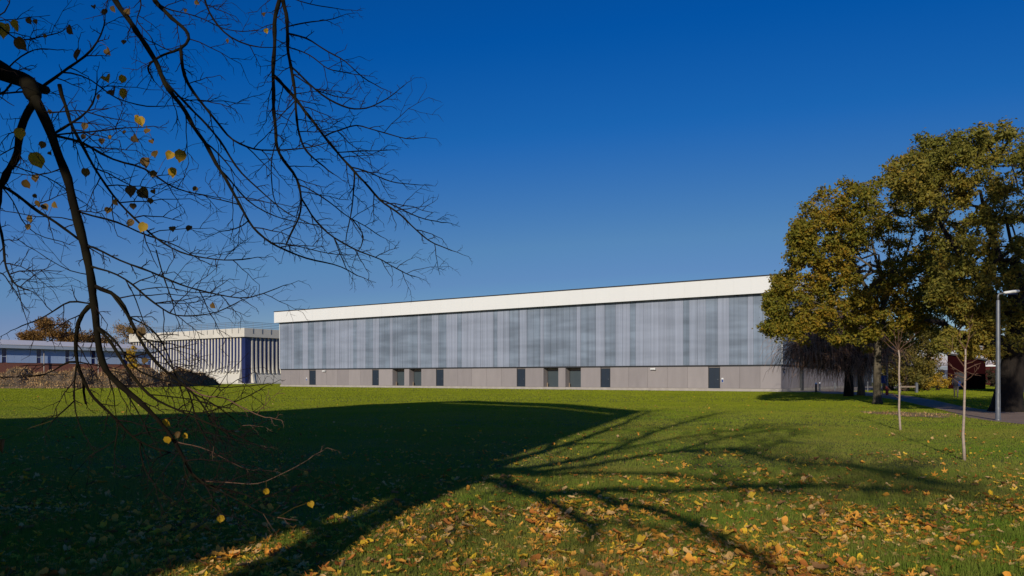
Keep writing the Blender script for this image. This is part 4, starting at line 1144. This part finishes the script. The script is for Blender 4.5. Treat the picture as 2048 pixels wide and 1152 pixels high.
# the last leaves still hanging
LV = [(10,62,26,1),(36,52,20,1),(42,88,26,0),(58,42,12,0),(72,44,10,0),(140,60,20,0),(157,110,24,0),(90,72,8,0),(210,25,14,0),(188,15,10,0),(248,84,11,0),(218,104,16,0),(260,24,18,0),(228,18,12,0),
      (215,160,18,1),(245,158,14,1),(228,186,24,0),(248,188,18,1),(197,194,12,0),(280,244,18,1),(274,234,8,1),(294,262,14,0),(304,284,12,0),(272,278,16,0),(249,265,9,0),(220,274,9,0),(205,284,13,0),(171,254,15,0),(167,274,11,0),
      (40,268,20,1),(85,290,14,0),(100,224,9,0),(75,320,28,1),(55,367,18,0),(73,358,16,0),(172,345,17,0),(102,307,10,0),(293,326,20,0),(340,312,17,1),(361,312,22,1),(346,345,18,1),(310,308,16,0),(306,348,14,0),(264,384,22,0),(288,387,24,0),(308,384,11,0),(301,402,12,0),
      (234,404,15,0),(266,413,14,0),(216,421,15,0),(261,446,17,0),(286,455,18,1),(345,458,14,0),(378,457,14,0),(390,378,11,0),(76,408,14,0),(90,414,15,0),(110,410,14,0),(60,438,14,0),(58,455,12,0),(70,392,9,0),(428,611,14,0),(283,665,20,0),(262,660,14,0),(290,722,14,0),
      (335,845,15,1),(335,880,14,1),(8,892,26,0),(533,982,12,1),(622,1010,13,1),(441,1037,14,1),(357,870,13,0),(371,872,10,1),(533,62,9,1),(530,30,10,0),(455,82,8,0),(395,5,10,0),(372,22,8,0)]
lmb = MB()
def heart(seed):
    r_ = random.Random(seed); n = 16; V = [(0,0,0)]
    for i in range(n):
        a = i / n * 2 * math.pi - math.pi
        r = .85 - .15 * math.cos(a) + (.45 * max(0, 1 - abs(abs(a) - math.pi) / .5) if False else 0)
        if abs(a) < .45: r += .35 * (1 - abs(a) / .45)        # pointed tip
        if abs(abs(a) - math.pi) < .3: r -= .12               # notch at the stalk
        r *= r_.uniform(.93, 1.05)
        V.append((r * math.sin(a), -r * math.cos(a), .0))
    V = np.array(V) * .5; k = r_.uniform(.15, 1.0); V[:,2] += k * np.abs(V[:,0]) + r_.uniform(-.3,.3) * V[:,1] ** 2
    return V, np.array([(0, i+1, (i+1) % n + 1) for i in range(n)])
hearts = [heart(s) for s in range(10)]
Q = np.array([q for q, _, _ in done3]); QD = np.array([d for _, d, _ in done3])
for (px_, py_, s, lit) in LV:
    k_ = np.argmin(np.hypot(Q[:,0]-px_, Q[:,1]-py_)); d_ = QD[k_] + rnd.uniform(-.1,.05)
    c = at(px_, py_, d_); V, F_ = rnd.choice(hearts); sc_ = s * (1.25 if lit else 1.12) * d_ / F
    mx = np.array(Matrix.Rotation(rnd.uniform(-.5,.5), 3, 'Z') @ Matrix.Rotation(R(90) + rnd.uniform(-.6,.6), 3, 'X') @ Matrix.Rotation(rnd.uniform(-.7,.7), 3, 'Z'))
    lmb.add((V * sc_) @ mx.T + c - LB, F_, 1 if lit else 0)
    q = at(*Q[k_], QD[k_])
    top = c + np.array((0, 0, .4 * sc_))
    lmb.tube([top - LB, (top + q) / 2 + (0,0,.01) - LB, q - LB], .0012, 3, 0, cap=False)
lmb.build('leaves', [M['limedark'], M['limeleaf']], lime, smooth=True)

# ------------------------------------------------------------------ the block behind the camera that shades the left of the lawn
H = 18.0
poly = [unshadow(a, c, H)[:2] for a, c in ((1288,822.5),(1140,808.5),(940,801.5),(740,809),(540,822.5),(300,829),(0,838),(-600,850))]
poly += [np.array((-75, -70)), np.array((-40, -70)), np.array((-22, -40))]
blk = thing('office_block', (0, 0, 0), 0, 'tall brick block out of frame behind the left, shading the lawn', 'building')
b = MB(); b.prism(poly, 0, H - 1.8); b.build('wall', M['brick'], blk)
cen = np.mean(poly, axis=0)
def ring(i, z0, z1):
    p, q = poly[i], poly[(i+1) % len(poly)]; d = (q - p) / np.linalg.norm(q - p); nrm = np.array((-d[1], d[0])) * .3
    if np.dot(nrm, cen - (p + q) / 2) < 0: nrm = -nrm
    return [p, q, q + nrm, p + nrm], z0, z1
# an open slot runs under the roof-edge beam on the side towards the field; elsewhere the parapet is solid
b = MB()
for i in range(3, len(poly)): b.prism(*ring(i, H - 1.798, H))
b.build('parapet', M['concrete'], blk)
b = MB()
for i in range(3): b.prism(*ring(i, H - 1.5, H))
b.build('edge_beam', M['concrete'], blk)
for z in (2.0, 5.6, 9.2, 12.8):
    for i in (0, 1, 2, 3, 4):
        p, q = poly[i], poly[i+1]; d = q - p; L_ = np.linalg.norm(d); d /= L_; nrm = np.array((d[1], -d[0]))
        if np.dot(nrm, (p + q) / 2 - cen) < 0: nrm = -nrm
        for s in np.arange(1.5, L_ - 2, 3.2):
            a0 = p + d * s; a1 = a0 + d * 1.6
            wb = MB(); wb.prism([a0 - nrm*.05, a1 - nrm*.05, a1 + nrm*.04, a0 + nrm*.04], z, z + 1.7); wb.build('window', M['glass'], blk)

# ------------------------------------------------------------------ right-hand buildings, fence, street furniture
Ys = 100
sh_o = np.array(((1895 - 1024) / F * Ys, Ys, 0.0)); sx1 = 4.3
shed = thing('shed', sh_o, R(-31), 'dark red shed with sloping roof beyond the path', 'shed')
b = MB(); b.add([(0,0,0),(sx1,0,0),(sx1,9,0),(0,9,0),(0,0,4.6),(sx1,0,3.7),(sx1,9,3.7),(0,9,4.6)], [(0,3,2,1),(4,5,6,7),(0,1,5,4),(1,2,6,5),(2,3,7,6),(3,0,4,7)])
b.build('wall', M['redclad'], shed)
b = MB(); b.add([(-.2,-.3,4.64),(sx1+.2,-.3,3.70),(sx1+.2,9.2,3.70),(-.2,9.2,4.64),(-.2,-.3,4.86),(sx1+.2,-.3,3.92),(sx1+.2,9.2,3.92),(-.2,9.2,4.86)], [(0,3,2,1),(4,5,6,7),(0,1,5,4),(1,2,6,5),(2,3,7,6),(3,0,4,7)])
b.build('roof', M['darkclad'], shed)
b = MB(); b.box(.8, 2.2, -.06, -.004, .02, 2.2); b.build('door', M['darkclad'], shed)
Yd = 78
do_ = np.array(((2000 - 1024) / F * Yd, Yd, 0.0))
dark = thing('clad_building', do_, R(-33), 'dark clad building with pale pipes behind the great oak', 'building')
b = MB(); b.box(0, 14, 0, 12, 0, 5.6); b.build('wall', M['darkclad'], dark)
b = MB(); b.box(-.3, 14.3, -.3, 12.3, 5.604, 5.9); b.build('roof', M['coping'], dark)
for x in (.25, .7, 1.4):
    b = MB(); b.tube([(x, -.12, .0), (x, -.12, 5.5)], .07, 8); b.build('pipe', M['steel'], dark)
b = MB(); b.box(2.2, 6, -.1, -.004, 0.02, 3.0); b.build('brick_panel', M['brick'], dark)
Yh = 150; ho = np.array(((1970 - 1024) / F * Yh, Yh, 0.0))
hs_ = thing('brick_house', ho, R(-32), 'small red brick building with white roof edge beyond the shed', 'building')
b = MB(); b.box(0, 9, 0, 8, 0, 3.7); b.build('wall', pm('dull_red_brick', (.09,.02,.02), (.07,.016,.016), 1, .9, spec=.05), hs_)
b = MB(); b.box(-.3, 9.3, -.3, 8.3, 3.704, 3.95); b.build('roof', M['white'], hs_)
# metal palisade fence with pale building behind
Yf = 118; fo = np.array(((1790 - 1024) / F * Yf, Yf, 0.0))
fen = thing('fence', fo, 0, 'grey metal railing fence behind the shrubs on the right', 'fence')
b = MB()
for x in np.arange(0, 9.2, .16): b.box(x, x + .06, 0, .03, .05, 3.9)
b.build('pale', M['steel'], fen)
b = MB(); b.box(0, 9.2, .035, .09, .5, .58); b.box(0, 9.2, .035, .09, 3.4, 3.48); b.build('rail', M['steel'], fen)
for x in (0, 3, 6, 9.1):
    b = MB(); b.box(x - .06, x + .06, .1, .22, 0, 4.0); b.build('post', M['steel'], fen)
Yg = 210; go = np.array(((1770 - 1024) / F * Yg, Yg, 0.0))
gb = thing('depot', go, 0, 'pale grey depot with a flat roof beyond the railing fence', 'building')
b = MB(); b.box(0, 30, 0, 12, 0, 4.2); b.build('wall', pm('pale_grey_sheet', (.42,.46,.52), (.38,.42,.48), .5, .5), gb)
b = MB(); b.box(-.3, 30.3, -.3, 12.3, 4.204, 4.6); b.build('roof', M['gutter'], gb)
for x in (3, 9, 15, 21):
    b = MB(); b.box(x, x + 3, -.05, -.004, 2.4, 3.6); b.build('window', M['glass'], gb)

def lamp_post(base, h, r0, label, arm=True, foot=None):
    t = thing('lamp_post', base, 0, label, 'lamp post', 'lamp posts along the path')
    b = MB(); b.lathe([(r0*1.15,0),(r0*1.15,.05),(r0,.06),(r0*.92,1.2),(r0*.72,h*.945),(r0*.66,h*.95)], 12); b.build('pole', M['steel'], t, smooth=True)
    b = MB(); b.tube([(0,0,h*.945),(0,0,h*.985),(.03,0,h*.997),(.1,0,h+.01),(.26,0,h+.02)], r0*.42, 8); b.build('arm', M['steel'], t, smooth=True)
    b = MB()
    sec = [(.2,.03,.035),(.26,.075,.05),(.6,.10,.065),(.74,.08,.05),(.79,.03,.02)]
    V = []
    for x, wy, hz in sec:
        for a in np.linspace(0, 2*math.pi, 10, endpoint=False): V.append((x, wy*math.cos(a), h + .02 + x*.1 + hz*math.sin(a)))
    Fq = [(i*10+j, i*10+(j+1)%10, i*10+10+(j+1)%10, i*10+10+j) for i in range(4) for j in range(10)] + [tuple(range(10))[::-1]]
    b.V.append(np.array(V)); b.F.append(np.array(Fq[:-1])); b.M.append(np.zeros(40)); b.A.append(np.zeros(40)); b.n = 50
    b.F.append(np.array([[q for q in range(10)][::-1]])); b.M.append(np.array([0])); b.A.append(np.array([0.])); b.F.append(np.array([[40+q for q in range(10)]])); b.M.append(np.array([0])); b.A.append(np.array([0.]))
    b.build('lantern', M['white'], t, smooth=True)
    b = MB(); b.box(.32, .68, -.07, .07, h - .02 , h + .003); b.build('lens', M['glass'], t)
    b = MB(); b.box(-r0*.35, r0*.35, -r0*1.06, -r0*.8, .5, 1.0); b.build('hatch', M['steel'], t)
    if foot: b = MB(); b.lathe([(r0*1.25,.0),(r0*1.25,.75),(r0,.78)], 12); b.build('sleeve', foot, t)
    return t
L1 = gnd(1996, 841)
lamp_post(L1, 4.66, .086, 'tall grey lamp post at the edge of the path by the great oak')
L2 = np.array(((1774 - 1024) / F * 66, 66, 0.0))
lamp_post(L2, 5.0, .10, 'farther lamp post with red foot beside the lit oak trunk', foot=M['redpaint'])
so = np.array(((1765 - 1024) / F * 66.5, 66.5, 0.0))
sg = thing('sign', so, 0, 'small blue sign on a post by the red footed lamp post', 'sign')
b = MB(); b.tube([(0,0,0),(0,0,1.7)], .035, 8); b.build('post', M['steel'], sg)
b = MB(); b.box(-.42, .42, -.07, -.036, 1.05, 1.72); b.build('panel', M['bluesign'], sg)

def bollard(px, Y0, h, r0, body, top, label):
    o = np.array(((px - 1024) / F * Y0, Y0, 0.0)); t = thing('bollard', o, 0, label, 'bollard', 'bollards beside the hall')
    b = MB(); b.lathe([(r0,0),(r0,h*.86)], 12); b.build('post', body, t, smooth=True)
    b = MB(); b.lathe([(r0*1.06,h*.862),(r0*1.06,h*.95),(r0*.8,h),(0,h+.01)], 12); b.build('cap', top, t, smooth=True)
bollard(1632, 78, 1.0, .10, M['black'], M['white'], 'black bollard with pale cap near the hall corner')
bollard(1639.5, 84, 1.0, .085, M['steel'], M['white'], 'grey bollard just behind the black bollard')
bollard(1670, 86, .95, .09, M['steel'], M['steel'], 'grey bollard against the shaded end wall of the hall')
bollard(1735.5, 82, 1.1, .06, M['steel'], M['steel'], 'thin grey bollard left of the lit oak trunk')
bollard(2038, 62, 1.1, .16, M['steel'], M['white'], 'pale stout bollard right of the great oak trunk')
ro = np.array(((1833 - 1024) / F * 77, 77, 0.0))
ra = thing('barrier', ro, 0, 'low wooden rail barrier ending in a pale post near the yellow shrubs', 'barrier')
b = MB(); b.box(-1.75, -.12, -.05, .05, .52, .68); b.build('rail', M['wood'], ra)
for x in (0, -1.75):
    b = MB(); b.box(x - .11, x + .11, -.11, .11, 0, .98); b.add([(x-.11,-.11,.98),(x+.11,-.11,.98),(x+.11,.11,.98),(x-.11,.11,.98),(x,0,1.06)], [(0,1,4,4),(1,2,4,4),(2,3,4,4),(3,0,4,4)]); b.build('post', M['steel'], ra)

# ------------------------------------------------------------------ walking person on the path
po = np.array(((1912 - 1024) / F * 57, 57, 0.013))
per = thing('person', po, R(-120), 'person in a dark coat with a blue bag walking along the path', 'person')
SK = {  # joint: position, radius, parent   (faces local +x)
 'pelvis': ((0,0,.95), (.15,.11), None), 'waist': ((.01,0,1.12), (.14,.10), 'pelvis'), 'chest': ((.02,0,1.34), (.18,.12), 'waist'), 'neckb': ((.03,0,1.50), (.075,.07), 'chest'),
 'neck': ((.04,0,1.56), (.055,.055), 'neckb'), 'headl': ((.065,0,1.63), (.085,.075), 'neck'), 'headm': ((.06,0,1.71), (.1,.08), 'headl'), 'headt': ((.045,0,1.79), (.07,.06), 'headm'),
 'hipl': ((.03,.1,.88), (.10,.10), 'pelvis'), 'kneel': ((.22,.1,.52), (.068,.068), 'hipl'), 'ankl': ((.26,.1,.10), (.045,.045), 'kneel'), 'toel': ((.43,.1,.06), (.04,.035), 'ankl'),
 'hipr': ((-.03,-.1,.88), (.10,.10), 'pelvis'), 'kneer': ((-.05,-.1,.50), (.068,.068), 'hipr'), 'ankr': ((-.36,-.1,.15), (.045,.045), 'kneer'), 'toer': ((-.24,-.1,.04), (.04,.035), 'ankr'),
 'shl': ((.02,.19,1.43), (.075,.075), 'chest'), 'ell': ((-.10,.24,1.15), (.05,.05), 'shl'), 'wrl': ((.02,.24,.93), (.035,.035), 'ell'), 'hdl': ((.06,.23,.84), (.04,.025), 'wrl'),
 'shr': ((.02,-.19,1.43), (.075,.075), 'chest'), 'elr': ((.06,-.25,1.15), (.05,.05), 'shr'), 'wrr': ((.22,-.22,1.0), (.035,.035), 'elr'), 'hdr': ((.30,-.2,.97), (.04,.025), 'wrr'),
}
me = bpy.data.meshes.new('body'); keys = list(SK)
me.from_pydata([SK[k][0] for k in keys], [(keys.index(SK[k][2]), keys.index(k)) for k in keys if SK[k][2]], [])
body = bpy.data.objects.new('body', me); sc.collection.objects.link(body); body.parent = per
md = body.modifiers.new('skin', 'SKIN'); md.use_smooth_shade = True
sv = me.skin_vertices[0] if me.skin_vertices else None
if sv is None:
    bpy.context.view_layer.objects.active = body
for i, k in enumerate(keys):
    me.skin_vertices[0].data[i].radius = SK[k][1]; me.skin_vertices[0].data[i].use_root = (k == 'pelvis')
body.modifiers.new('sub', 'SUBSURF').render_levels = 1
def personmat():
    m, nt, bb, out = nodes('walker_clothes_and_skin')
    tc = nt.nodes.new('ShaderNodeTexCoord'); sp = nt.nodes.new('ShaderNodeSeparateXYZ'); nt.links.new(tc.outputs['Object'], sp.inputs[0])
    mr = nt.nodes.new('ShaderNodeMapRange'); mr.inputs['From Max'].default_value = 2; nt.links.new(sp.outputs['Z'], mr.inputs['Value'])
    r = nt.nodes.new('ShaderNodeValToRGB'); r.color_ramp.interpolation = 'CONSTANT'; e = r.color_ramp.elements
    e[0].color = (.05,.045,.05,1); e[1].position = .45; e[1].color = (.03,.028,.035,1)
    x = e.new(.06); x.color = (.12,.10,.085,1)
    x = e.new(.77); x.color = (.5,.31,.25,1)
    nt.links.new(mr.outputs[0], r.inputs['Fac']); nt.links.new(r.outputs['Color'], bb.inputs['Base Color']); bb.inputs['Roughness'].default_value = .85
    return m
me.materials.append(personmat())
b = MB(); b.lathe([(.0,1.83),(.06,1.82),(.1,1.77),(.108,1.71),(.1,1.66)], 12, (.03,0,0)); b.build('hair', M['darkbark'], per, smooth=True)
bag = thing('bag', po + np.array((.18,-.02,.86)), R(-120), 'blue bag slung at the side of the walking person', 'bag')
b = MB(); b.lathe([(0,0),(.13,.01),(.16,.1),(.16,.3),(.13,.4),(.05,.42),(0,.42)], 10); b.build('pouch', M['bluesign'], bag, smooth=True)
b = MB(); b.tube([(0,-.1,.38),(-.06,-.02,.55),(-.12,.05,.62)], .02, 5); b.build('strap', M['bluesign'], bag)
